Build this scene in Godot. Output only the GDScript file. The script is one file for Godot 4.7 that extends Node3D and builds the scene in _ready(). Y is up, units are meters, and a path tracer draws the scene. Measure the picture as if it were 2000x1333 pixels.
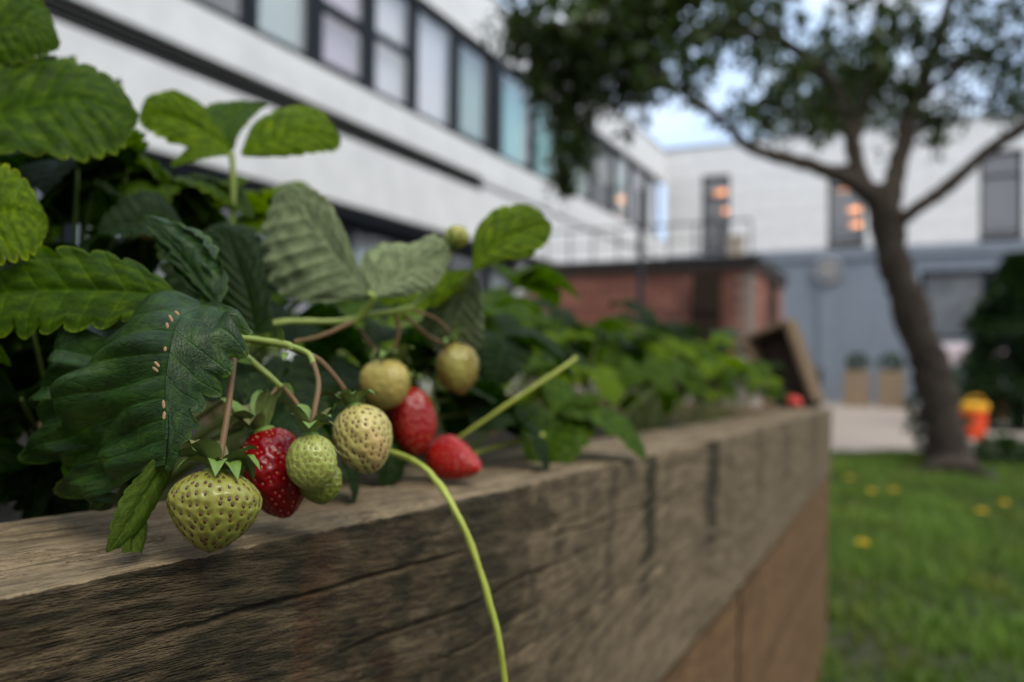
extends Node3D
# Strawberries hanging over a timber raised bed in a courtyard. World: y up, ground at y = 0, camera at the origin of x and z.
const F := 1556.0                                  # focal length in photo pixels (28 mm on a 36 mm frame 2000 px wide)
const CAMH := 0.87
const BEDH := 0.057                                # camera height above the top face of the bed's upper sleeper
var right: Vector3
var upv: Vector3
var fwd: Vector3
var eye := Vector3(0, CAMH, 0)
var A: Vector3                                     # along the bed
var U: Vector3                                     # bed up
var W: Vector3                                     # bed front normal
var FA := Vector3(0.434289, 0, -0.900774)          # along the white facade
var NF := Vector3(0.900774, 0, 0.434289)           # its outward normal
var M := {}
var used := {}
var rng := RandomNumberGenerator.new()
var leaf_meshes := []
var noise := FastNoiseLite.new()
var noise_b := FastNoiseLite.new()

# ---------- pixels and frames ----------
func dirp(px: float, py: float) -> Vector3:
	return right * ((px - 1000.0) / F) - upv * ((py - 666.5) / F) + fwd
func at(px: float, py: float, depth: float) -> Vector3:
	return eye + dirp(px, py) * depth
func on_ground(px: float, py: float, y := 0.0) -> Vector3:
	var d := dirp(px, py)
	return eye + d * ((y - CAMH) / d.y)
func bed(a: float, u: float, w: float) -> Vector3:
	return eye + A * a + U * (u - BEDH) + W * w
func on_bed(px: float, py: float, u := 0.0) -> Vector3:
	var d := dirp(px, py)
	return eye + d * ((u - BEDH) / U.dot(d))
func lin(r: float, g: float, b: float, a := 1.0) -> Color:
	return Color(r, g, b, a).linear_to_srgb()

# ---------- nodes ----------
func numbered(n: String) -> String:
	used[n] = used.get(n, 0) + 1
	return n if used[n] == 1 else "%s_%03d" % [n, used[n] - 1]
func tag(o: Node3D, label: String, category: String, group := "", kind := "") -> Node3D:
	if label: o.set_meta("label", label)
	if category: o.set_meta("category", category)
	if group: o.set_meta("group", group)
	if kind: o.set_meta("kind", kind)
	return o
func thing(n: String, label: String, category: String, pos := Vector3.ZERO, group := "", b := Basis.IDENTITY) -> Node3D:
	var o := Node3D.new()
	o.name = numbered(n)
	add_child(o)
	o.transform = Transform3D(b, pos)
	return tag(o, label, category, group)
func part(parent: Node3D, n: String, mesh: Mesh, m: Material, t := Transform3D.IDENTITY) -> MeshInstance3D:
	var o := MeshInstance3D.new()
	o.name = n if parent != self else numbered(n)
	o.mesh = mesh
	o.material_override = m
	o.transform = t
	o.cast_shadow = GeometryInstance3D.SHADOW_CASTING_SETTING_ON
	parent.add_child(o, true)
	return o
func structure(n: String, mesh: Mesh, m: Material, t := Transform3D.IDENTITY) -> MeshInstance3D:
	var o := part(self, n, mesh, m, t)
	o.set_meta("kind", "structure")
	return o
# a box with chamfered long edges, from corner to corner
func box(parent: Node3D, n: String, lo: Vector3, hi: Vector3, m: Material, c := 0.0) -> MeshInstance3D:
	var s := hi - lo
	var t := Transform3D(Basis.IDENTITY, (lo + hi) * 0.5)
	if c <= 0.0:
		var bm := BoxMesh.new()
		bm.size = s
		return part(parent, n, bm, m, t)
	return part(parent, n, chamfer_box(s, c), m, t)
func chamfer_box(s: Vector3, c: float) -> ArrayMesh:
	var h := s * 0.5
	var st := SurfaceTool.new()
	st.begin(Mesh.PRIMITIVE_TRIANGLES)
	st.set_smooth_group(-1)
	var pts := []
	for i in 8:
		var g := Vector3(1 if i & 1 else -1, 1 if i & 2 else -1, 1 if i & 4 else -1)
		pts.append([Vector3(g.x * h.x, g.y * (h.y - c), g.z * (h.z - c)), Vector3(g.x * (h.x - c), g.y * h.y, g.z * (h.z - c)), Vector3(g.x * (h.x - c), g.y * (h.y - c), g.z * h.z)])
	var faces := []
	for ax in 3:
		var b1 := 1 << ((ax + 1) % 3)
		var b2 := 1 << ((ax + 2) % 3)
		for sg in 2:
			var k: int = (1 << ax) * sg
			faces.append([pts[k][ax], pts[k | b1][ax], pts[k | b1 | b2][ax], pts[k | b2][ax]])
		for q in 4:
			var k2: int = (b1 if q & 1 else 0) | (b2 if q & 2 else 0)
			var e1 := (ax + 1) % 3
			var e2 := (ax + 2) % 3
			faces.append([pts[k2][e1], pts[k2 | (1 << ax)][e1], pts[k2 | (1 << ax)][e2], pts[k2][e2]])
	for i in 8: faces.append([pts[i][0], pts[i][1], pts[i][2]])
	for f in faces:
		var mid := Vector3.ZERO
		for p in f: mid += p
		var nn: Vector3 = (f[2] - f[0]).cross(f[1] - f[0])
		if nn.dot(mid) < 0: f.reverse()
		for k in range(1, f.size() - 1):
			st.add_vertex(f[0]); st.add_vertex(f[k]); st.add_vertex(f[k + 1])
	st.generate_normals()
	return st.commit()

# ---------- mesh helpers ----------
func cr(p: Array, t: float) -> Variant:                # Catmull-Rom through p, t in 0..1
	var n := p.size() - 1
	var x := clampf(t, 0, 1) * n
	var i := mini(int(x), n - 1)
	var f := x - i
	var p0 = p[maxi(i - 1, 0)]
	var p1 = p[i]
	var p2 = p[i + 1]
	var p3 = p[mini(i + 2, n)]
	return 0.5 * (2.0 * p1 + (p2 - p0) * f + (2.0 * p0 - 5.0 * p1 + 4.0 * p2 - p3) * f * f + (3.0 * p1 - p0 - 3.0 * p2 + p3) * f * f * f)
func arrays(v: PackedVector3Array, idx: PackedInt32Array, uv := PackedVector2Array(), col := PackedColorArray()) -> Array:
	var n := PackedVector3Array()
	n.resize(v.size())
	for k in range(0, idx.size(), 3):
		var i := idx[k]
		var j := idx[k + 1]
		var l := idx[k + 2]
		var c := (v[l] - v[i]).cross(v[j] - v[i])
		n[i] += c; n[j] += c; n[l] += c
	for i in n.size(): n[i] = n[i].normalized() if n[i].length_squared() > 0.0 else Vector3.UP
	var a := []
	a.resize(Mesh.ARRAY_MAX)
	a[Mesh.ARRAY_VERTEX] = v
	a[Mesh.ARRAY_NORMAL] = n
	a[Mesh.ARRAY_INDEX] = idx
	if uv.size(): a[Mesh.ARRAY_TEX_UV] = uv
	if col.size(): a[Mesh.ARRAY_COLOR] = col
	return a
func commit(a: Array) -> ArrayMesh:
	var m := ArrayMesh.new()
	m.add_surface_from_arrays(Mesh.PRIMITIVE_TRIANGLES, a)
	return m
# index of a grid of nu columns by nv rows (vertex = j * nu + i)
func grid_index(nu: int, nv: int, flip := false) -> PackedInt32Array:
	var idx := PackedInt32Array()
	for j in nv - 1:
		for i in nu - 1:
			var a := j * nu + i
			if flip: idx.append_array([a, a + nu, a + 1, a + 1, a + nu, a + nu + 1])
			else: idx.append_array([a, a + 1, a + nu, a + 1, a + nu + 1, a + nu])
	return idx
# a tube through points with radii; bump swells it irregularly
func tube(pts: Array, radii: Array, sides := 8, steps := 0, bump := 0.0, cap := true) -> ArrayMesh:
	if steps == 0: steps = (pts.size() - 1) * 6
	var v := PackedVector3Array()
	var uv := PackedVector2Array()
	var nu := sides + 1
	var side := Vector3.ZERO
	var along := 0.0
	var last: Vector3 = pts[0]
	var rows := steps + 1
	for s in rows:
		var t := float(s) / steps
		var p: Vector3 = cr(pts, t)
		var q: Vector3 = cr(pts, minf(t + 0.02, 1.0)) - cr(pts, maxf(t - 0.02, 0.0))
		q = q.normalized()
		if side == Vector3.ZERO: side = q.cross(Vector3(0.31, 0.2, 0.9)).normalized()
		side = (side - q * side.dot(q)).normalized()
		var up2 := q.cross(side)
		var r: float = cr(radii, t)
		along += p.distance_to(last)
		last = p
		for i in nu:
			var an := TAU * (i % sides) / sides
			var fr := 9000.0 if r < 0.004 else 900.0
			var rr := r * (1.0 + bump * noise.get_noise_3d(p.x * fr + cos(an) * 70.0, p.y * fr + sin(an) * 70.0, p.z * fr))
			v.append(p + (side * cos(an) + up2 * sin(an)) * rr)
			uv.append(Vector2(float(i) / sides, along))
	var idx := grid_index(nu, rows, true)
	if cap:
		for e in [0, rows - 1]:
			var c := v.size()
			v.append(cr(pts, 0.0 if e == 0 else 1.0))
			uv.append(Vector2.ZERO)
			for i in sides:
				if e == 0: idx.append_array([c, e * nu + i, e * nu + i + 1])
				else: idx.append_array([c, e * nu + i + 1, e * nu + i])
	return commit(arrays(v, idx, uv))
func lathe(profile: Array, sides := 24, steps := 0) -> ArrayMesh:     # profile of Vector2(radius, y), bottom to top
	var v := PackedVector3Array()
	var uv := PackedVector2Array()
	var rows := profile.size() if steps == 0 else steps + 1
	for j in rows:
		var p: Vector2 = profile[j] if steps == 0 else cr(profile, float(j) / steps)
		for i in sides + 1:
			var an := TAU * (i % sides) / sides
			v.append(Vector3(cos(an) * p.x, p.y, sin(an) * p.x))
			uv.append(Vector2(float(i) / sides, float(j) / rows))
	return commit(arrays(v, grid_index(sides + 1, rows), uv))
func join(meshes: Array) -> ArrayMesh:                                 # [mesh, transform] pairs into one mesh
	var st := SurfaceTool.new()
	for m in meshes: st.append_from(m[0], 0, m[1])
	return st.commit()

# ---------- leaves ----------
const TEETH := 9
# One leaflet lofted over a midrib and two margins; toothed margin, veins sunk between puffed cells.
func leaflet_arrays(mid: Array, lo: Array, hi: Array, per_tooth: int, half: int, tooth: float, puff: float, bulge: float, crinkle := 0.0, ragged := 0.0, lead := 1.0) -> Array:
	var rows := TEETH * per_tooth + 1
	var nu := half * 2 + 1
	var v := PackedVector3Array()
	var uv := PackedVector2Array()
	for j in rows:
		var t := float(j) / (rows - 1)
		var pm: Vector3 = cr(mid, t)
		var te := pow(t, lead)                          # side veins slant towards the tip
		var e0: Vector3 = cr(lo, te)
		var e1: Vector3 = cr(hi, te)
		var tang: Vector3 = cr(mid, minf(t + 0.03, 1.0)) - cr(mid, maxf(t - 0.03, 0.0))
		var nrm := tang.cross(e1 - e0).normalized()
		var ph := fposmod(t * TEETH, 1.0)
		var notch := 1.0 - pow(sin(PI * ph), 0.55)
		var amt := tooth * smoothstep(0.0, 0.12, t) * (0.8 + 0.4 * noise.get_noise_2d(floorf(t * TEETH) * 91.0 + ragged * 37.0, 7.0))
		var cell := absf(sin(PI * (ph - 0.5)))
		for i in nu:
			var s := float(i - half) / half
			var e := e1 if s > 0 else e0
			var k := absf(s)
			var wd := pm.distance_to(e)
			var reach := k * (1.0 - amt * notch * k * k)
			var p := pm.lerp(e, reach)
			p += tang * (0.10 * amt * k * k * (ph - 0.5))
			var h := bulge * wd * sin(PI * k) + puff * wd * cell * sqrt(k) * (1.0 - 0.55 * k) - 0.4 * puff * wd * (1.0 - smoothstep(0.0, 0.12, k))
			if crinkle > 0.0: h += crinkle * wd * noise.get_noise_3d(t * 420.0, s * 260.0, ragged * 50.0) * k
			v.append(p + nrm * h)
			uv.append(Vector2(t, 0.5 + 0.5 * s))
	return arrays(v, grid_index(nu, rows), uv)
func one_sheet(a: Array, m: Material) -> ArrayMesh:
	var r := commit(a)
	r.surface_set_material(0, m)
	return r
func two_sided(a: Array, thick: float, top_m: Material, under_m: Material) -> ArrayMesh:
	var m := commit(a)
	m.surface_set_material(0, top_m)
	var b := a.duplicate()
	var v: PackedVector3Array = a[Mesh.ARRAY_VERTEX].duplicate()
	var n: PackedVector3Array = a[Mesh.ARRAY_NORMAL].duplicate()
	var idx: PackedInt32Array = a[Mesh.ARRAY_INDEX].duplicate()
	for i in v.size():
		v[i] -= n[i] * thick
		n[i] = -n[i]
	for k in range(0, idx.size(), 3):
		var q := idx[k]
		idx[k] = idx[k + 1]
		idx[k + 1] = q
	b[Mesh.ARRAY_VERTEX] = v
	b[Mesh.ARRAY_NORMAL] = n
	b[Mesh.ARRAY_INDEX] = idx
	m.add_surface_from_arrays(Mesh.PRIMITIVE_TRIANGLES, b)
	m.surface_set_material(1, under_m)
	return m
# a leaflet drawn through photo points: each point is Vector3(px, py, depth)
func hero_leaf(parent: Node3D, mid: Array, lo: Array, hi: Array, top_m: Material, o := {}) -> MeshInstance3D:
	var c := []
	for l in [mid, lo, hi]:
		var q := []
		for p in l: q.append(at(p.x, p.y, p.z) - parent_pos(parent))
		c.append(q)
	var k: int = c[0].size() - 1
	var toward: Vector3 = (c[0][k] - c[0][0]).cross(c[2][c[2].size() / 2] - c[1][c[1].size() / 2])
	if toward.dot(eye - parent_pos(parent) - c[0][k / 2]) < 0.0: c = [c[0], c[2], c[1]]        # the grid's front faces the viewer of the photo
	used["seed"] = used.get("seed", 0) + 1
	var a := leaflet_arrays(c[0], c[1], c[2], o.get("per", 8), o.get("half", 14), o.get("tooth", 0.2), o.get("puff", 0.07), o.get("bulge", 0.06), o.get("crinkle", 0.06), float(used["seed"]), o.get("lead", 0.66))
	var mm := one_sheet(a, top_m) if not o.has("back") else two_sided(a, 0.00025, top_m, o.back)
	var n := MeshInstance3D.new()
	n.name = o.get("name", "leaflet")
	n.mesh = mm
	parent.add_child(n, true)
	if o.has("label"): n.set_meta("label", o.label)
	return n
func parent_pos(p: Node3D) -> Vector3:
	var s := Vector3.ZERO
	var q: Node = p
	while q != self:
		s += (q as Node3D).position
		q = q.get_parent()
	return s
# leaflet meshes of length 1 along +z, top side up, for everything that is not traced singly
func generic_leaflet(r: RandomNumberGenerator, top_m: Material, under_m: Material) -> ArrayMesh:
	var mid := []
	var lo := []
	var hi := []
	var droop := r.randf_range(0.05, 0.5)
	var fold := r.randf_range(-0.05, 0.45)
	var width := r.randf_range(0.36, 0.46)
	var twist := r.randf_range(-0.3, 0.3)
	for k in 9:
		var t := k / 8.0
		var te := t + 0.16 * sin(PI * t)
		var hw := width * pow(maxf(sin(PI * pow(te, 0.82)), 0.0), 0.62)
		var y := 0.12 * sin(PI * t) - droop * t * t * 0.6
		var ye := 0.12 * sin(PI * te) - droop * te * te * 0.6
		var a := twist * t
		mid.append(Vector3(0, y, t))
		lo.append(Vector3(-hw * cos(a), ye + hw * (fold + sin(a)) * 0.8, te))
		hi.append(Vector3(hw * cos(a), ye + hw * (fold - sin(a)) * 0.8, te))
	used["seed"] = used.get("seed", 0) + 1
	var ar := leaflet_arrays(mid, lo, hi, 6, 7, 0.2, 0.1, 0.1, 0.09, float(used["seed"]))
	return two_sided(ar, 0.006, top_m, under_m) if under_m else one_sheet(ar, top_m)
func make_leaf(plant: Node3D, base: Vector3, tip: Vector3, aim: Vector3, size: float, kind: int, sag := 0.3) -> void:
	var mid := base.lerp(tip, 0.5) + Vector3.UP * base.distance_to(tip) * sag
	var o := part(plant, "leaf", tube([base, mid.lerp(base.lerp(tip, 0.4), 0.3), tip], [0.0017, 0.0014, 0.0011], 6, 9), M.petiole)
	var z := aim.normalized()
	var y := (Vector3.UP + Vector3(rng.randf_range(-0.45, 0.45), 0, rng.randf_range(-0.45, 0.45)))
	y = (y - z * y.dot(z)).normalized()
	var b := Basis(y.cross(z), y, z)
	for k in 3:
		var turn: float = [0.0, 1.25, -1.25][k] + rng.randf_range(-0.2, 0.2)
		var bb := b.rotated(y, turn).rotated(z, rng.randf_range(-0.25, 0.25)).scaled_local(Vector3.ONE * size * (1.0 if k == 0 else 0.9) * rng.randf_range(0.88, 1.08))
		var n := MeshInstance3D.new()
		n.name = "leaflet"
		n.mesh = leaf_meshes[kind][rng.randi() % leaf_meshes[kind].size()]
		n.transform = Transform3D(bb, tip)
		o.add_child(n, true)
func random_plant(label: String, a: float, w: float, count: int, height: float, spread: float, group: String, kinds: Array, size := 0.06) -> Node3D:
	var crown := bed(a, -0.055, w)
	var p := thing("strawberry_plant", label, "strawberry plant", crown, group)
	for i in count:
		var an := TAU * (i + rng.randf() * 0.8) / count
		var out := sqrt(rng.randf_range(0.02, 1.0)) * spread
		var tip := Vector3(cos(an) * out, height * rng.randf_range(0.55, 1.0) * (1.1 - 0.35 * out / spread), sin(an) * out)
		var aim := Vector3(cos(an + rng.randf_range(-0.6, 0.6)), rng.randf_range(-0.5, 0.25), sin(an + rng.randf_range(-0.6, 0.6)))
		make_leaf(p, Vector3(cos(an), 0, sin(an)) * 0.008, tip, aim, size * rng.randf_range(0.75, 1.15), kinds[rng.randi() % kinds.size()], 0.12)
	part(p, "crown", lathe([Vector2(0.0, -0.005), Vector2(0.014, 0.0), Vector2(0.012, 0.015), Vector2(0.0, 0.022)], 10), M.stem_brown)
	return p

# ---------- strawberries ----------
func jitter(k: int, row: int, sd: float) -> Vector2:
	return Vector2(noise.get_noise_3d(k * 731.0, row * 457.0, sd * 911.0), noise.get_noise_3d(k * 517.0 + 90.0, row * 683.0, sd * 377.0)) * Vector2(0.55, 0.4)
func berry_radius(v: float, k1: float, sh: float) -> float:
	if v < sh:
		var x := 1.0 - v / sh
		return sqrt(maxf(1.0 - x * x, 0.0)) * 0.92 + 0.08 * (1.0 - x)
	var y := (v - sh) / (1.0 - sh)
	return pow(maxf(1.0 - pow(y, k1), 0.0), 0.62)
# stalk end `top`, tip `tip`, widest radius R; colours are linear
func strawberry(label: String, top: Vector3, tip: Vector3, R: float, o: Dictionary) -> Node3D:
	var length := top.distance_to(tip)
	var y := (top - tip).normalized()
	var x := (right - y * y.dot(right)).normalized()
	var basis_ := Basis(x, y, x.cross(y)).rotated(y, o.get("turn", 0.0))
	var s := thing(o.get("name", "strawberry"), label, "strawberry", top, o.get("group", "strawberries hanging over the bed's edge"), basis_)
	var nu: int = o.get("nu", 112)
	var nv: int = o.get("nv", 84)
	var k1: float = o.get("k1", 2.0)
	var sh: float = o.get("sh", 0.34)
	var gap: float = o.get("gap", 0.0029)
	var pit: float = o.get("pit", 0.0007)
	var sd: float = o.get("seed", 1.0)
	var flat: float = o.get("flat", 0.92)
	# seed rows by arc length
	var rows := []
	var acc := gap * 0.6
	var prev := Vector2(0, 0)
	for i in range(1, 200):
		var v := i / 200.0
		var c := Vector2(berry_radius(v, k1, sh) * R, v * length)
		acc += prev.distance_to(c)
		prev = c
		if acc >= gap * 0.82 and v > 0.05 and v < 0.985:
			acc = 0.0
			rows.append([v, maxi(3, int(round(TAU * c.x / gap))), c.x])
	var verts := PackedVector3Array()
	var cols := PackedColorArray()
	var flesh: Color = o.flesh
	var blush: Color = o.get("blush", flesh)
	for j in nv + 1:
		var v := 0.5 - 0.5 * cos(PI * pow(float(j) / nv, 0.9))
		var near := []
		for r in rows:
			if absf(r[0] - v) * length < gap * 0.9: near.append(r)
		var base_r := berry_radius(v, k1, sh) * R
		for i in nu + 1:
			var an := TAU * (i % nu) / nu
			var rr := base_r * (1.0 + 0.14 * noise.get_noise_3d(cos(an) * 60.0 + sd * 77.0, v * 90.0, sin(an) * 60.0))
			var d := 0.0
			for r in near:
				var off: float = fposmod(rows.find(r) * 0.5 + sd * 0.13, 1.0)
				var f0: float = an / TAU * r[1] - off
				for kk in [int(floor(f0)), int(floor(f0)) + 1]:
					var jt := jitter(posmod(kk, r[1]), rows.find(r), sd)
					var q: float = (f0 - kk - jt.x) / r[1] * TAU * r[2]
					var dv: float = (r[0] - v) * length + jt.y * gap
					d = maxf(d, exp(-(q * q + dv * dv * 0.8) / (0.105 * gap * gap)))
			rr -= pit * d
			verts.append(Vector3(cos(an) * rr, -v * length, sin(an) * rr * flat))
			var nz := noise_b.get_noise_3d(cos(an) * 30.0 + sd * 31.0, v * 46.0, sin(an) * 30.0)
			var f := clampf(0.5 + nz * 1.6 + o.get("blush_bias", -0.45) - v * 0.3, 0.0, 1.0)
			cols.append(flesh.lerp(blush, f).lerp(o.get("pit_color", flesh), 0.5 * d))
	var fl := part(s, "flesh", commit(arrays(verts, grid_index(nu + 1, nv + 1, true), PackedVector2Array(), cols)), o.mat)
	# achenes, one teardrop in each pit
	var seed_mesh := lathe([Vector2(0, -0.5), Vector2(0.24, -0.36), Vector2(0.33, -0.08), Vector2(0.22, 0.24), Vector2(0.06, 0.46), Vector2(0, 0.56)], 7)
	var st := SurfaceTool.new()
	var rs := RandomNumberGenerator.new()
	rs.seed = int(sd * 100.0) + 5
	for ri in rows.size():
		var r: Array = rows[ri]
		var off := fposmod(ri * 0.5 + sd * 0.13, 1.0)
		for k in r[1]:
			var jt := jitter(k, ri, sd)
			var an: float = TAU * (k + off + jt.x) / r[1]
			var vv: float = r[0] + jt.y * gap / length
			var rr: float = berry_radius(vv, k1, sh) * R * (1.0 + 0.14 * noise.get_noise_3d(cos(an) * 60.0 + sd * 77.0, vv * 90.0, sin(an) * 60.0)) - pit * 0.92
			var pos := Vector3(cos(an) * rr, -vv * length, sin(an) * rr * flat)
			var out := Vector3(cos(an), 0, sin(an) / flat).normalized()
			var r2 := berry_radius(minf(r[0] + 0.02, 1.0), k1, sh) * R
			var r1 := berry_radius(maxf(r[0] - 0.02, 0.0), k1, sh) * R
			var tg := (out * (r2 - r1) - Vector3.UP * 0.04 * length).normalized()
			var nn := (out - tg * out.dot(tg)).normalized()
			var sz: float = o.get("seed_size", 0.00165) * rs.randf_range(0.68, 1.12)
			st.append_from(seed_mesh, 0, Transform3D(Basis(tg.cross(nn) * -1.0, -tg, nn).rotated(nn, rs.randf_range(-0.2, 0.2)).scaled_local(Vector3(sz, sz, sz * 0.8)), pos))
	part(fl, "seeds", st.commit(), o.seed_mat).set_meta("kind", "stuff")
	# calyx
	var cal := part(s, "calyx", lathe([Vector2(0, -0.0016), Vector2(R * 0.34, -0.0012), Vector2(R * 0.30, 0.0004), Vector2(R * 0.12, 0.0014), Vector2(0, 0.0018)], 14), o.get("cal_mat", M.sepal), Transform3D(Basis.IDENTITY, Vector3(0, -length * 0.015, 0)))
	var count: int = o.get("sepals", 10)
	for k in count:
		var an := TAU * (k + rs.randf_range(-0.25, 0.25)) / count
		var ln: float = R * o.get("sepal_len", 0.95) * rs.randf_range(0.75, 1.2)
		var rise: float = o.get("rise", 0.1) + rs.randf_range(-0.35, 0.5)
		var w: float = ln * rs.randf_range(0.26, 0.38)
		var out := Vector3(cos(an), 0, sin(an))
		var sd2 := Vector3(-sin(an), 0, cos(an))
		var mid := []
		var lo := []
		var hi := []
		for q in 7:
			var t := q / 6.0
			var hgt := ln * (rise * t + 0.25 * sin(PI * t * 0.8) - (0.55 - rise * 0.4) * t * t)
			var p := out * (R * 0.14 + ln * t * (1.0 - 0.1 * t)) + Vector3.UP * (hgt + 0.0004)
			var hw := w * pow(sin(PI * minf(pow(t, 0.75) * 0.9 + 0.1, 1.0)), 0.8)
			mid.append(p)
			lo.append(p - sd2 * hw + Vector3.UP * hw * 0.35)
			hi.append(p + sd2 * hw + Vector3.UP * hw * 0.35)
		var ar := leaflet_arrays(mid, hi, lo, 2, 3, 0.0, 0.02, 0.05, 0.1, float(k))
		var n := MeshInstance3D.new()
		n.name = "sepal"
		n.mesh = two_sided(ar, 0.00015, o.get("sep_mat", M.sepal) if k % 4 else M.sepal_dry, M.sepal_under)
		cal.add_child(n, true)
	if o.has("stalk"):
		var pts := []
		for p in o.stalk: pts.append(s.transform.affine_inverse() * p)
		pts.append(Vector3.ZERO)
		var w0: float = o.get("stalk_r", 0.00095)
		part(s, "stalk", tube(pts, [w0, w0 * 0.95, w0 * 1.15], 8, 24, 0.18), o.get("stalk_mat", M.stem_brown))
	return s

# ---------- materials ----------
func mat(n: String, c: Color, rough := 0.8, spec := 0.5) -> StandardMaterial3D:
	var m := StandardMaterial3D.new()
	m.resource_name = n
	m.albedo_color = c
	m.roughness = rough
	m.metallic_specular = spec
	M[n] = m
	return m
func layer(kind: int, freq: float, w: int, h: int, seed_: int, octaves := 3) -> Image:
	var f := FastNoiseLite.new()
	f.noise_type = kind
	f.frequency = freq
	f.seed = seed_
	f.fractal_octaves = octaves
	if kind == FastNoiseLite.TYPE_CELLULAR:
		f.cellular_return_type = FastNoiseLite.RETURN_DISTANCE2_SUB
		f.fractal_type = FastNoiseLite.FRACTAL_NONE
		f.domain_warp_enabled = true
		f.domain_warp_amplitude = 12.0
		f.domain_warp_frequency = 0.02
	var im := f.get_seamless_image(w, h)
	im.convert(Image.FORMAT_L8)
	return im
func stretched(im: Image, w: int, h: int) -> PackedByteArray:
	im.resize(w, h, Image.INTERPOLATE_CUBIC)
	return im.get_data()
func to_tex(n: int, h: int, data: PackedByteArray, fmt := Image.FORMAT_RGB8) -> ImageTexture:
	return ImageTexture.create_from_image(Image.create_from_data(n, h, false, fmt, data))
# grain: tone (colour multiplier) and relief, long along u
func wood_textures() -> void:
	var n := 1024
	var a := stretched(layer(FastNoiseLite.TYPE_SIMPLEX_SMOOTH, 0.05, 64, n, 11, 4), n, n)       # long bands
	var b := stretched(layer(FastNoiseLite.TYPE_SIMPLEX_SMOOTH, 0.16, 192, n, 12, 3), n, n)      # fibre bundles
	var c := stretched(layer(FastNoiseLite.TYPE_SIMPLEX_SMOOTH, 0.35, 420, n, 13, 2), n, n)      # torn fibres
	var d := stretched(layer(FastNoiseLite.TYPE_SIMPLEX_SMOOTH, 0.012, n, n, 14, 3), n, n)       # blotches
	var tone := PackedByteArray()
	var rel := PackedByteArray()
	tone.resize(n * n * 3)
	rel.resize(n * n)
	for i in n * n:
		var f := a[i] * 0.25 + b[i] * 0.45 + c[i] * 0.3
		var t := clampf(0.30 + 0.62 * (a[i] * 0.42 + b[i] * 0.35 + d[i] * 0.23) / 128.0 - (0.22 if c[i] < 70 else 0.0), 0.0, 1.0) * 200.0
		tone[i * 3] = int(t)
		tone[i * 3 + 1] = int(t * 0.985)
		tone[i * 3 + 2] = int(t * 0.95)
		rel[i] = int(f)
	M["wood_tone"] = to_tex(n, n, tone)
	M["wood_relief"] = to_tex(n, n, rel, Image.FORMAT_L8)
# leaf: u along the midrib, v across; side veins run to the teeth
func leaf_textures() -> void:
	var n := 640
	var cell := layer(FastNoiseLite.TYPE_CELLULAR, 0.055, n, n, 21).get_data()
	var big := layer(FastNoiseLite.TYPE_SIMPLEX_SMOOTH, 0.012, n, n, 22, 4).get_data()
	var fine := layer(FastNoiseLite.TYPE_SIMPLEX_SMOOTH, 0.08, n, n, 23, 2).get_data()
	var tone := PackedByteArray()
	var pale := PackedByteArray()
	var rel := PackedByteArray()
	tone.resize(n * n * 3)
	pale.resize(n * n * 3)
	rel.resize(n * n)
	for j in n:
		var v := absf((j + 0.5) / n - 0.5) * 2.0
		for i in n:
			var k := j * n + i
			var u := (i + 0.5) / n
			var ph := absf(fposmod(u * TEETH, 1.0) - 0.5) * 2.0 + fine[k] * 0.0004 - 0.05
			var side := 1.0 - smoothstep(0.02, 0.17 - 0.08 * v, ph)
			var rib := 1.0 - smoothstep(0.012, 0.045 - 0.02 * u, v)
			var vein := maxf(side, rib)
			var net := 1.0 - smoothstep(2.0, 26.0, float(cell[k]))
			var g := 0.62 + (big[k] - 128) * 0.0013 + (fine[k] - 128) * 0.0009
			var t := g * (1.0 - 0.17 * net * (1.0 - vein)) + vein * 0.10
			var yel := clampf((big[k] - 150) * 0.0026, 0.0, 0.14)
			var rim := smoothstep(0.955, 0.985, v + (fine[k] - 128) * 0.00012)
			t = t * (1.0 + 0.25 * rim)
			yel = maxf(yel, 0.32 * rim)
			tone[k * 3] = int(clampf(t * (0.92 + yel * 0.9), 0, 1) * 255)
			tone[k * 3 + 1] = int(clampf(t * (1.0 + yel * 0.25), 0, 1) * 255)
			tone[k * 3 + 2] = int(clampf(t * (0.95 - yel * 0.4), 0, 1) * 255)
			var p := clampf(0.66 + (big[k] - 128) * 0.0012 + vein * 0.14 + net * 0.05, 0, 1) * 255
			pale[k * 3] = int(p)
			pale[k * 3 + 1] = int(p)
			pale[k * 3 + 2] = int(p * 0.97)
			rel[k] = int(clampf(0.75 - 0.55 * vein - 0.32 * net + (fine[k] - 128) * 0.0012, 0, 1) * 255)
	M["leaf_tone"] = to_tex(n, n, tone)
	M["leaf_pale"] = to_tex(n, n, pale)
	M["leaf_relief"] = to_tex(n, n, rel, Image.FORMAT_L8)
func leaf_mat(n: String, c: Color, back: Color, rough: float, under := false, spec := 0.5) -> void:
	var m := mat(n, c, rough, spec)
	m.albedo_texture = M.leaf_pale if under else M.leaf_tone
	m.heightmap_enabled = true
	m.heightmap_texture = M.leaf_relief
	m.heightmap_scale = 0.032
	m.heightmap_flip_texture = under
	m.backlight_enabled = true
	m.backlight = back
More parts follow.
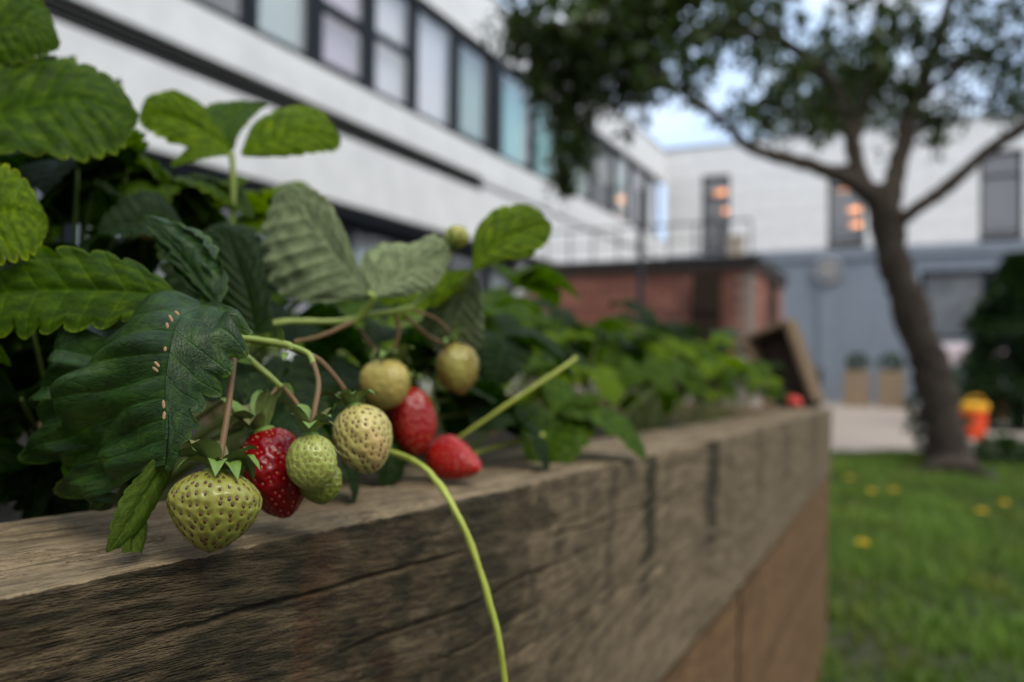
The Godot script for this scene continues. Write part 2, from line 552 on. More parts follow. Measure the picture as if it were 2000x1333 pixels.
func noisy(n: String, c0: Color, c1: Color, freq: float, rough: float, scale: float, bump := 0.0, seed_ := 3) -> StandardMaterial3D:
	var m := mat(n, Color.WHITE, rough)
	var t := NoiseTexture2D.new()
	t.width = 512
	t.height = 512
	t.seamless = true
	t.noise = FastNoiseLite.new()
	t.noise.frequency = freq
	t.noise.seed = seed_
	t.noise.fractal_octaves = 5
	var g := Gradient.new()
	g.set_color(0, c0)
	g.set_color(1, c1)
	g.offsets = PackedFloat32Array([0.2, 0.8])
	t.color_ramp = g
	m.albedo_texture = t
	m.uv1_triplanar = true
	m.uv1_world_triplanar = true
	m.uv1_scale = Vector3.ONE * scale
	if bump > 0.0:
		m.heightmap_enabled = true
		var h: NoiseTexture2D = t.duplicate()
		h.color_ramp = null
		m.heightmap_texture = h
		m.heightmap_scale = bump
	return m
func wood_mat(n: String, c: Color, relief: float, vertex := true) -> StandardMaterial3D:
	var m := mat(n, c, 0.88, 0.35)
	m.albedo_texture = M.wood_tone
	m.vertex_color_use_as_albedo = vertex
	m.heightmap_enabled = true
	m.heightmap_texture = M.wood_relief
	m.heightmap_scale = relief
	return m
func make_materials() -> void:
	wood_textures()
	leaf_textures()
	wood_mat("sleeper", lin(1.55, 1.55, 1.55), 0.17)
	var pw := wood_mat("plain_wood", lin(0.34, 0.24, 0.15), 0.1, false)
	pw.uv1_triplanar = true
	pw.uv1_scale = Vector3(2, 6, 2)
	var pd := wood_mat("dark_wood", lin(0.07, 0.042, 0.028), 0.1, false)
	pd.uv1_triplanar = true
	pd.uv1_scale = Vector3(6, 2, 6)
	var pp := wood_mat("pale_wood", lin(0.62, 0.46, 0.3), 0.1, false)
	pp.uv1_triplanar = true
	pp.uv1_scale = Vector3(1, 6, 1)
	leaf_mat("leaf_mid", lin(0.165, 0.29, 0.004), lin(0.95, 1.0, 0.25), 0.5, false, 0.27)
	leaf_mat("leaf_dark", lin(0.036, 0.088, 0.005), lin(0.85, 0.95, 0.25), 0.46, false, 0.3)
	leaf_mat("leaf_blue", lin(0.07, 0.16, 0.024), lin(0.6, 0.75, 0.1), 0.42, false, 0.42)
	leaf_mat("leaf_bright", lin(0.35, 0.52, 0.003), lin(0.95, 1.0, 0.2), 0.5, false, 0.26)
	leaf_mat("leaf_under", lin(0.26, 0.40, 0.12), lin(0.5, 0.7, 0.2), 0.75, true, 0.3)
	leaf_mat("leaf_under_pale", lin(0.44, 0.54, 0.28), lin(0.35, 0.5, 0.15), 0.75, true, 0.3)
	leaf_mat("leaf_under_green", lin(0.17, 0.28, 0.025), lin(0.6, 0.8, 0.1), 0.7, true, 0.3)
	mat("stem", lin(0.20, 0.26, 0.045), 0.55)
	mat("stem_brown", lin(0.115, 0.064, 0.018), 0.6)
	mat("stem_lime", lin(0.30, 0.34, 0.045), 0.5)
	mat("petiole", lin(0.10, 0.14, 0.022), 0.6)
	mat("dry_scale", lin(0.38, 0.24, 0.12), 0.8)
	mat("sepal", lin(0.10, 0.17, 0.022), 0.6)
	mat("sepal_under", lin(0.13, 0.18, 0.04), 0.65)
	mat("sepal_dry", lin(0.125, 0.125, 0.04), 0.7)
	for q in [["flesh_white", 0.22], ["flesh_red", 0.2]]:
		var m := mat(q[0], Color.WHITE, q[1], 0.42)
		m.vertex_color_use_as_albedo = true
		m.subsurf_scatter_enabled = true
		m.subsurf_scatter_strength = 0.18 if q[0] == "flesh_white" else 0.06
	mat("seed_brown", lin(0.075, 0.028, 0.009), 0.4)
	mat("seed_green", lin(0.17, 0.14, 0.03), 0.4)
	mat("seed_red", lin(0.42, 0.13, 0.05), 0.35)
	noisy("soil", lin(0.012, 0.009, 0.006), lin(0.05, 0.036, 0.024), 0.02, 0.95, 3.0, 1.2)
	noisy("earth", lin(0.012, 0.018, 0.005), lin(0.04, 0.042, 0.014), 0.02, 0.95, 1.0, 1.0, 5)
	noisy("paving", lin(0.26, 0.215, 0.18), lin(0.37, 0.315, 0.265), 0.03, 0.85, 1.2, 0.2, 6)
	noisy("white_panel", lin(0.64, 0.65, 0.65), lin(0.74, 0.75, 0.75), 0.01, 0.5, 0.5, 0.0, 7)
	noisy("white_render", lin(0.68, 0.68, 0.675), lin(0.78, 0.78, 0.77), 0.015, 0.8, 0.6, 0.1, 8)
	noisy("grey_render", lin(0.17, 0.205, 0.245), lin(0.205, 0.24, 0.28), 0.015, 0.8, 0.6, 0.1, 9)
	noisy("bark", lin(0.022, 0.015, 0.010), lin(0.085, 0.06, 0.041), 0.03, 0.95, 4.0, 2.0, 10)
	for k in 4: noisy("brick_%d" % k, [lin(0.20, 0.07, 0.045), lin(0.25, 0.085, 0.055), lin(0.29, 0.11, 0.075), lin(0.17, 0.065, 0.05)][k], [lin(0.30, 0.11, 0.075), lin(0.34, 0.13, 0.09), lin(0.38, 0.17, 0.12), lin(0.25, 0.1, 0.075)][k], 0.04, 0.9, 5.0, 0.3, 30 + k)
	mat("mortar", lin(0.3, 0.25, 0.21), 0.95)
	mat("frame_dark", lin(0.009, 0.013, 0.018), 0.5, 0.25)
	mat("metal_dark", lin(0.02, 0.02, 0.022), 0.5)
	mat("metal_grey", lin(0.22, 0.23, 0.24), 0.5)
	mat("stripe", lin(0.035, 0.034, 0.034), 0.7)
	mat("roof_felt", lin(0.03, 0.024, 0.022), 0.9)
	mat("room_paint", lin(0.34, 0.35, 0.37), 0.9)
	mat("blind_white", lin(0.66, 0.68, 0.74), 0.8)
	mat("blind_lilac", lin(0.50, 0.45, 0.58), 0.8)
	mat("blind_sage", lin(0.40, 0.52, 0.52), 0.8)
	mat("curtain_teal", lin(0.05, 0.42, 0.42), 0.8)
	mat("curtain_green", lin(0.26, 0.42, 0.36), 0.8)
	mat("stone_pale", lin(0.42, 0.36, 0.29), 0.9)
	mat("plastic_orange", lin(0.72, 0.06, 0.006), 0.4)
	mat("plastic_yellow", lin(0.8, 0.42, 0.01), 0.4)
	mat("petal_yellow", lin(0.75, 0.52, 0.01), 0.6)
	mat("plastic_black", lin(0.015, 0.016, 0.018), 0.5)
	mat("cloth_pink", lin(0.62, 0.52, 0.54), 0.9)
	mat("terracotta", lin(0.32, 0.12, 0.06), 0.85)
	var g := mat("glass", lin(0.6, 0.65, 0.7, 0.12), 0.03)
	g.albedo_color.a = 0.12
	g.transparency = BaseMaterial3D.TRANSPARENCY_ALPHA
	for q in [["grass", lin(0.095, 0.17, 0.010), 0.6], ["tree_leaf", lin(0.04, 0.07, 0.014), 0.5], ["conifer", lin(0.02, 0.05, 0.012), 0.7], ["shrub", lin(0.03, 0.065, 0.02), 0.6]]:
		var m := mat(q[0], q[1], q[2])
		m.vertex_color_use_as_albedo = true
		m.backlight_enabled = true
		m.backlight = lin(0.5, 0.6, 0.1)
	var lamp := mat("lamp_warm", lin(0.9, 0.6, 0.35), 0.6)
	lamp.emission_enabled = true
	lamp.emission = Color(1.0, 0.74, 0.5)
	lamp.emission_energy_multiplier = 0.2

# ---------- setting ----------
func sky_texture() -> ImageTexture:
	var w := 1024
	var h := 512
	var f := FastNoiseLite.new()
	f.noise_type = FastNoiseLite.TYPE_SIMPLEX_SMOOTH
	f.frequency = 1.5
	f.fractal_octaves = 5
	f.seed = 4
	var data := PackedByteArray()
	data.resize(w * h * 3)
	for j in h:
		var el := PI * (0.5 - (j + 0.5) / h)
		for i in w:
			var az := TAU * (i + 0.5) / w
			var p := Vector3(cos(el) * cos(az), sin(el) * 1.8, cos(el) * sin(az)) * 1.3
			var n := f.get_noise_3dv(p)
			var c := smoothstep(-0.35, 0.22, n)
			var k := (j * w + i) * 3
			var col := Color(0.72, 0.81, 0.93).lerp(Color(0.945, 0.96, 0.99), c)
			if el < 0.0: col = Color(0.35, 0.36, 0.36)
			data[k] = int(col.r * 255)
			data[k + 1] = int(col.g * 255)
			data[k + 2] = int(col.b * 255)
	return to_tex(w, h, data)
func setup_view() -> void:
	var th := atan(26.0 / F)
	var roll := 0.01
	fwd = Vector3(0, sin(th), -cos(th))
	var u0 := Vector3(0, cos(th), sin(th))
	right = Vector3.RIGHT * cos(roll) + u0 * sin(roll)
	upv = u0 * cos(roll) - Vector3.RIGHT * sin(roll)
	A = dirp(1755, 766).normalized()
	U = dirp(1622, 800).cross(dirp(1612, 1333)).cross(A).normalized()
	if U.y < 0: U = -U
	W = A.cross(U)
	var cam := Camera3D.new()
	cam.name = "camera"
	add_child(cam)
	var lens := CameraAttributesPhysical.new()
	lens.frustum_focal_length = 28.0
	lens.exposure_aperture = 7.1
	lens.frustum_focus_distance = 0.226
	lens.frustum_near = 0.02
	lens.frustum_far = 400.0
	cam.attributes = lens
	cam.projection = Camera3D.PROJECTION_FRUSTUM
	cam.near = 0.02
	cam.far = 400.0
	cam.keep_aspect = Camera3D.KEEP_HEIGHT
	cam.size = 2.0 * 0.02 * 666.5 / F
	cam.frustum_offset = Vector2.ZERO
	cam.transform = Transform3D(Basis(right, upv, -fwd), eye)
	var we := WorldEnvironment.new()
	we.name = "environment"
	var e := Environment.new()
	var sm := PanoramaSkyMaterial.new()
	sm.panorama = sky_texture()
	e.sky = Sky.new()
	e.sky.sky_material = sm
	e.background_mode = Environment.BG_SKY
	e.background_energy_multiplier = 0.92
	e.tonemap_mode = Environment.TONE_MAPPER_LINEAR
	e.tonemap_exposure = 1.75
	e.sdfgi_enabled = true
	e.ssao_enabled = true
	e.ssil_enabled = true
	we.environment = e
	add_child(we)
	var sun := DirectionalLight3D.new()
	sun.name = "sun"
	sun.light_energy = 0.5
	sun.light_angular_distance = 35.0
	sun.light_color = Color(1.0, 0.96, 0.9)
	sun.shadow_enabled = true
	add_child(sun)
	sun.look_at_from_position(Vector3(2.6, 6.5, 3.6), Vector3.ZERO)
func sheet(pts: Array, y: float) -> ArrayMesh:
	var v := PackedVector3Array()
	var idx := PackedInt32Array()
	for p in pts: v.append(Vector3(p.x, y, p.y))
	for k in range(1, pts.size() - 1): idx.append_array([0, k, k + 1])
	var n := (v[2] - v[0]).cross(v[1] - v[0])
	if n.y < 0:
		for k in range(0, idx.size(), 3):
			var q := idx[k]
			idx[k] = idx[k + 1]
			idx[k + 1] = q
	return commit(arrays(v, idx))
func scatter(parent: Node3D, n: String, mesh: Mesh, m: Material, ts: Array, cols: Array) -> MultiMeshInstance3D:
	var mm := MultiMesh.new()
	mm.transform_format = MultiMesh.TRANSFORM_3D
	mm.use_colors = true
	mm.mesh = mesh
	mm.instance_count = ts.size()
	for i in ts.size():
		mm.set_instance_transform(i, ts[i])
		mm.set_instance_color(i, cols[i])
	var o := MultiMeshInstance3D.new()
	o.name = n if parent != self else numbered(n)
	o.multimesh = mm
	o.material_override = m
	parent.add_child(o, true)
	return o
func random_basis(s: float) -> Basis:
	return Basis.from_euler(Vector3(rng.randf_range(-1.2, 1.2), rng.randf() * TAU, rng.randf_range(-0.8, 0.8))).scaled(Vector3.ONE * s)
func small_leaf(ratio := 0.55) -> ArrayMesh:             # length 1 along z, gently folded
	var v := PackedVector3Array()
	var prof := [0.0, 0.75, 1.0, 0.7, 0.0]
	for k in 5:
		var t := k / 4.0
		var y := -0.18 * t * t
		var hw: float = prof[k] * ratio * 0.5
		for s in [-1, 0, 1]: v.append(Vector3(hw * s, y + absf(s) * hw * 0.35, t))
	return commit(arrays(v, grid_index(3, 5)))
func tuft() -> ArrayMesh:
	var r := RandomNumberGenerator.new()
	r.seed = 9
	var st := SurfaceTool.new()
	for b in 7:
		var v := PackedVector3Array()
		var an := r.randf() * TAU
		var lean := Vector3(cos(an), 0, sin(an)) * r.randf_range(0.2, 0.8)
		var side := Vector3(-sin(an), 0, cos(an)) * 0.045
		var o := Vector3(r.randf_range(-0.3, 0.3), 0, r.randf_range(-0.3, 0.3))
		var hgt := r.randf_range(0.6, 1.1)
		for k in 4:
			var t := k / 3.0
			var p := o + lean * t * t + Vector3.UP * hgt * (t - 0.15 * t * t)
			v.append(p - side * (1.0 - t * 0.9))
			v.append(p + side * (1.0 - t * 0.9))
		st.append_from(commit(arrays(v, grid_index(2, 4))), 0, Transform3D.IDENTITY)
	return st.commit()
func build_ground() -> void:
	structure("ground", sheet([Vector2(-90, 60), Vector2(90, 60), Vector2(90, -120), Vector2(-90, -120)], 0.0), M.earth)
	var e0 := on_ground(1630, 884)
	var e1 := on_ground(1800, 884)
	var ed := (e1 - e0).normalized()
	var p0 := e0 - ed * 9.0
	var p1 := e0 + ed * 20.0
	structure("pavement", sheet([Vector2(p0.x, p0.z), Vector2(p1.x, p1.z), Vector2(p1.x, -40), Vector2(p0.x, -40)], 0.006), M.paving)
	# grass between the bed and the pavement
	var ts := []
	var cols := []
	var tree := on_ground(1855, 925)
	var clump := FastNoiseLite.new()
	clump.frequency = 1.1
	clump.seed = 8
	while ts.size() < 46000:
		var z := -1.2 - 6.9 * pow(rng.randf(), 0.85)
		var x := rng.randf_range(-0.2, 1.0) * 6.0
		var p := Vector3(x, 0, z)
		var q := p - eye
		if q.dot(W) < -0.19 and q.dot(A) < 2.75: continue
		if (p - e0).dot(Vector3(ed.z, 0, -ed.x)) > 0.0: continue
		if q.dot(W) < -0.02 and q.dot(A) < 2.85 and rng.randf() < 0.55: continue
		if p.distance_to(tree) < 0.4 and rng.randf() < 0.8: continue
		if p.x > 3.3 and p.z < -5.6 and p.z > -6.6 and rng.randf() < 0.7: continue
		var n := clump.get_noise_2d(x, z)
		var s := 0.055 * (1.0 + 0.7 * n) * rng.randf_range(0.7, 1.4)
		ts.append(Transform3D(Basis(Vector3.UP, rng.randf() * TAU).scaled(Vector3(s, s, s)), p))
		var k := rng.randf_range(0.6, 1.3) * (1.0 + 0.5 * n)
		var dry := 1.0 + 0.9 * maxf(0.0, clump.get_noise_2d(x * 2.0 + 50.0, z * 2.0)) 
		cols.append(Color(k * dry, k, k * 0.9))
	tag(scatter(self, "grass", tuft(), M.grass, ts, cols), "short green lawn grass between the raised bed and the paving", "grass", "", "stuff")
	# dandelions
	var spots := [[1685, 1062], [1702, 961], [1747, 959], [1962, 984], [1918, 1000], [1660, 935]]
	for s in spots:
		var p := on_ground(s[0], s[1], 0.07)
		p.y = 0.0
		var d := thing("dandelion", "small yellow dandelion flower open in the lawn grass", "flower", p, "yellow dandelions dotted over the lawn")
		part(d, "stalk", tube([Vector3.ZERO, Vector3(0.004, 0.04, 0.002), Vector3(0.0, 0.07, 0.0)], [0.0025, 0.002, 0.002], 6), M.stem)
		var st := SurfaceTool.new()
		for ring in 3:
			for k in 18:
				var b := Basis(Vector3.UP, TAU * (k + ring * 0.33) / 18.0) * Basis(Vector3.RIGHT, -0.25 - ring * 0.4)
				st.append_from(small_leaf(0.3), 0, Transform3D(b.scaled(Vector3.ONE * (0.032 - ring * 0.007)), Vector3.ZERO))
		part(d, "flower_head", st.commit(), M.petal_yellow, Transform3D(Basis.IDENTITY, Vector3(0, 0.07, 0)))
func window_unit(b: Node3D, x0: float, x1: float, y0: float, y1: float, z: float, transom: float, fw: float, fm: Material) -> MeshInstance3D:
	var f := box(b, "window", Vector3(x0, y0, z - 0.06), Vector3(x0 + fw, y1, z), fm)
	var o := f.position
	for q in [[Vector3(x1 - fw, y0, z - 0.06), Vector3(x1, y1, z)], [Vector3(x0 + fw, y0, z - 0.06), Vector3(x1 - fw, y0 + fw, z)], [Vector3(x0 + fw, y1 - fw, z - 0.06), Vector3(x1 - fw, y1, z)]]:
		box(f, "frame", q[0] - o, q[1] - o, fm)
	if transom > 0.0: box(f, "transom", Vector3(x0 + fw, transom - fw * 0.4, z - 0.055) - o, Vector3(x1 - fw, transom + fw * 0.4, z - 0.002) - o, fm)
	var ys := [y0 + fw, y1 - fw] if transom <= 0.0 else [y0 + fw, transom - fw * 0.4, transom + fw * 0.4, y1 - fw]
	for k in range(0, ys.size(), 2):
		box(f, "pane", Vector3(x0 + fw, ys[k], z - 0.034) - o, Vector3(x1 - fw, ys[k + 1], z - 0.03) - o, M.glass)
	return f
func build_white_block() -> void:
	var b := thing("white_building", "long white clad building with a dark framed ribbon of upper windows", "building", NF * -4.43, "", Basis(FA, Vector3.UP, NF))
	var X0 := -4.0
	var X1 := 16.7
	box(b, "parapet", Vector3(X0, 4.56, -6.0), Vector3(X1, 5.2, 0.0), M.white_panel)
	box(b, "coping", Vector3(X0, 5.2, -6.0), Vector3(X1, 5.235, 0.02), M.metal_grey)
	box(b, "cladding_panel", Vector3(X0, 2.97, -0.2), Vector3(X1, 3.31, 0.0), M.white_panel, 0.008)
	box(b, "cladding_panel", Vector3(X0, 2.2, -0.2), Vector3(X1, 2.80, 0.0), M.white_panel, 0.008)
	box(b, "louvre_recess", Vector3(X0, 2.80, -0.2), Vector3(8.35, 2.97, -0.09), M.stripe)
	box(b, "cladding_panel", Vector3(8.35, 2.80, -0.2), Vector3(X1, 2.86, -0.003), M.white_panel)
	box(b, "cladding_panel", Vector3(8.35, 2.92, -0.2), Vector3(X1, 2.97, -0.003), M.white_panel)
	box(b, "joint", Vector3(8.35, 2.86, -0.2), Vector3(X1, 2.92, -0.05), M.metal_grey)
	for k in 3: box(b, "slat", Vector3(X0, 2.825 + k * 0.048, -0.09), Vector3(8.35, 2.84 + k * 0.048, -0.02), M.stripe)
	box(b, "soffit", Vector3(X0, 2.1, -0.3), Vector3(X1, 2.2, -0.05), M.frame_dark)
	box(b, "wall", Vector3(X0, 0.0, -0.3), Vector3(X1, 0.9, -0.1), M.white_render)
	box(b, "back_wall", Vector3(X0, 0.0, -6.0), Vector3(X1, 4.56, -5.8), M.white_render)
	box(b, "gable_wall", Vector3(X0, 0.0, -5.8), Vector3(X0 + 0.2, 4.56, -0.3), M.white_render)
	box(b, "gable_wall", Vector3(X1 - 0.2, 0.0, -5.8), Vector3(X1, 4.56, -0.3), M.white_render)
	box(b, "ground_floor", Vector3(X0 + 0.2, 0.0, -5.8), Vector3(X1 - 0.2, 0.06, -0.3), M.room_paint)
	box(b, "upper_floor", Vector3(X0 + 0.2, 2.8, -5.8), Vector3(X1 - 0.2, 3.0, -0.2), M.room_paint)
	var edges := [-4.0, -2.6, -1.2, 0.2, 1.4, 2.6, 3.3, 4.0, 4.61, 5.36, 6.16, 6.91, 7.77, 8.72, 9.93, 10.86, 12.3, 13.4, 14.44, 15.35, 16.3]
	var fill := ["blind_white", "blind_sage", "blind_white", "", "blind_white", "", "blind_lilac", "blind_lilac", "blind_sage", "blind_lilac", "blind_white", "blind_white", "curtain_green", "curtain_teal", "curtain_teal", "curtain_green", "", "blind_sage", "blind_white", "", ""]
	for k in edges.size() - 1:
		var x0: float = edges[k]
		var x1: float = edges[k + 1]
		var tr := 0.0
		if k == 9: tr = 3.90
		if k == 10: tr = 3.93
		window_unit(b, x0, x1, 3.31, 4.56, -0.05, tr, 0.1 if k in [9, 12] else 0.075, M.frame_dark)
		if fill[k]:
			var low: float = 3.36 if k != 7 else 3.75
			# slack fabric: a curtain of soft pleats or a roller blind with its bottom bar
			if fill[k].begins_with("curtain"):
				var v := PackedVector3Array()
				for j in 2:
					for i in 41: v.append(Vector3(x0 + 0.1 + (x1 - x0 - 0.2) * i / 40.0, 3.36 + 1.15 * j, -0.2 + 0.025 * sin(i * 1.3)))
				part(b, "curtain", commit(arrays(v, grid_index(41, 2))), M[fill[k]])
			else:
				box(b, "blind", Vector3(x0 + 0.07, low, -0.17), Vector3(x1 - 0.07, 4.5, -0.165), M[fill[k]])
	box(b, "mullion", Vector3(8.62, 3.31, -0.048), Vector3(8.86, 4.56, 0.0), M.frame_dark)
	# ground floor glazing, mostly behind the plants
	var low := [2.2, 3.2, 4.2, 5.1, 6.0, 6.9, 7.8, 8.8, 9.6]
	for k in low.size() - 1:
		window_unit(b, low[k], low[k + 1], 0.9, 2.1, -0.16, 1.9 if k == 5 else 0.0, 0.09, M.frame_dark)
		box(b, "blind", Vector3(low[k] + 0.12, [1.2, 1.5, 1.3][k % 3], -0.28), Vector3(low[k + 1] - 0.12, [1.75, 1.9, 1.7][k % 3], -0.275), M[["blind_lilac", "blind_sage", "blind_white"][k % 3]])
	box(b, "wall", Vector3(X0, 0.9, -0.3), Vector3(2.2, 2.15, -0.1), M.white_render)
	box(b, "wall", Vector3(9.6, 0.9, -0.3), Vector3(X1, 2.15, -0.1), M.white_render)
func build_grey_block() -> void:
	var b := thing("grey_and_white_building", "two storey building, grey below and white boarded above, closing the courtyard", "building", FA * 16.7, "", Basis(NF, Vector3.UP, -FA))
	var X0 := -4.43
	var X1 := 13.0
	var wins := [[-3.68, -3.09], [-1.21, -0.54], [1.37, 2.05], [3.95, 4.63], [6.5, 7.2]]
	var ends := [X0]
	for w in wins: ends.append_array(w)
	ends.append(X1)
	var y0 := 3.0
	var k := 0
	while y0 < 5.2:
		var y1 := minf(y0 + 0.38, 5.26)
		for i in range(0, ends.size(), 2): box(b, "cladding_board", Vector3(ends[i], y0, -0.15), Vector3(ends[i + 1], y1 - 0.007, -0.002 * (k % 2)), M.white_render, 0.004)
		for w in wins:
			if y1 <= 3.2 or y0 >= 4.64: box(b, "cladding_board", Vector3(w[0], y0, -0.15), Vector3(w[1], y1 - 0.007, -0.002 * (k % 2)), M.white_render)
			elif y1 > 4.66: box(b, "cladding_board", Vector3(w[0], 4.65, -0.15), Vector3(w[1], y1 - 0.007, -0.002), M.white_render)
		y0 = y1
		k += 1
	for w in wins:
		box(b, "sill", Vector3(w[0] - 0.03, 3.08, -0.15), Vector3(w[1] + 0.03, 3.12, 0.03), M.metal_grey)
		window_unit(b, w[0], w[1], 3.12, 4.65, -0.08, 4.2, 0.05, M.frame_dark)
	box(b, "coping", Vector3(X0, 5.26, -0.4), Vector3(X1, 5.30, 0.03), M.metal_grey)
	box(b, "backing_wall", Vector3(X0, 0.0, -6.0), Vector3(X1, 5.2, -5.9), M.white_render)
	box(b, "roof", Vector3(X0, 5.0, -5.9), Vector3(X1, 5.15, -0.15), M.roof_felt)
	box(b, "upper_floor", Vector3(X0 + 0.1, 2.75, -5.9), Vector3(X1 - 0.1, 2.98, -0.26), M.room_paint)
	box(b, "partition", Vector3(X0 + 0.1, 2.98, -3.2), Vector3(X1 - 0.1, 5.0, -3.1), M.room_paint)
	for x in [X0, X1 - 0.1]: box(b, "end_wall", Vector3(x, 0.0, -5.9), Vector3(x + 0.1, 5.0, -0.26), M.white_render)
	box(b, "ground_floor", Vector3(X0 + 0.1, 0.0, -2.1), Vector3(X1 - 0.1, 0.06, -0.26), M.room_paint)
	# grey ground floor with one wide opening
	box(b, "ground_wall", Vector3(X0, 0.0, -0.25), Vector3(0.42, 2.78, -0.01), M.grey_render)
	box(b, "ground_wall", Vector3(2.6, 0.0, -0.25), Vector3(X1, 2.78, -0.01), M.grey_render)
	box(b, "ground_wall", Vector3(0.42, 0.0, -0.25), Vector3(2.6, 1.22, -0.01), M.grey_render)
	box(b, "ground_wall", Vector3(0.42, 2.5, -0.25), Vector3(2.6, 2.78, -0.01), M.grey_render)
	box(b, "string_course", Vector3(X0, 2.78, -0.25), Vector3(X1, 2.99, 0.05), M.grey_render, 0.01)
	box(b, "pilaster", Vector3(-1.36, 0.0, -0.01), Vector3(-1.02, 2.78, 0.05), M.grey_render, 0.01)
	window_unit(b, 0.42, 1.5, 1.22, 2.5, -0.1, 0.0, 0.07, M.frame_dark)
	window_unit(b, 1.5, 2.6, 1.22, 2.5, -0.1, 0.0, 0.07, M.frame_dark)
	box(b, "ground_partition", Vector3(X0 + 0.1, 0.0, -2.2), Vector3(X1 - 0.1, 2.75, -2.1), M.room_paint)
	var vent := part(b, "wall_vent", lathe([Vector2(0.0, 0.0), Vector2(0.27, 0.0), Vector2(0.27, 0.06), Vector2(0.22, 0.09), Vector2(0.19, 0.05), Vector2(0.07, 0.05), Vector2(0.06, 0.1), Vector2(0.0, 0.11)], 28), M.metal_grey, Transform3D(Basis(Vector3.RIGHT, PI / 2), Vector3(-1.19, 2.56, 0.05)))
	part(vent, "hub", lathe([Vector2(0.07, 0.0), Vector2(0.07, 0.03), Vector2(0.0, 0.04)], 14), M.stone_pale, Transform3D(Basis.IDENTITY, Vector3(0, 0.1, 0)))
	# lit lamps behind the upper panes
	for q in [[-3.40, 4.42, 0.40], [-3.28, 4.02, 0.22], [-0.86, 4.30, 0.5], [-0.74, 3.86, 0.3], [-0.70, 3.56, 0.3]]:
		var p := Vector3(q[0], q[1], -0.75)
		var where := "the upper window over the brick outbuilding" if q[0] < -2.0 else "the upper window behind the tree fork"
		var t := thing("strip_lamp", "warm glowing strip lamp inside " + where, "lamp", b.transform * p, "lit lamps inside " + where, b.transform.basis)
		box(t, "tube_lamp", Vector3(-q[2] * 0.5, -0.045, -0.04), Vector3(q[2] * 0.5, 0.045, 0.0), M.lamp_warm)
		box(t, "housing", Vector3(-q[2] * 0.5 - 0.02, 0.045, -0.05), Vector3(q[2] * 0.5 + 0.02, 0.075, 0.0), M.metal_grey)
		var l := OmniLight3D.new()
		l.name = "lamp_light"
		l.light_color = Color(1.0, 0.7, 0.45)
		l.light_energy = 0.03
		l.light_size = 0.1
		l.omni_range = 8.0
		l.omni_attenuation = 2.0
		l.shadow_enabled = true
		l.position = Vector3(0, 0, 0.06)
		t.add_child(l)
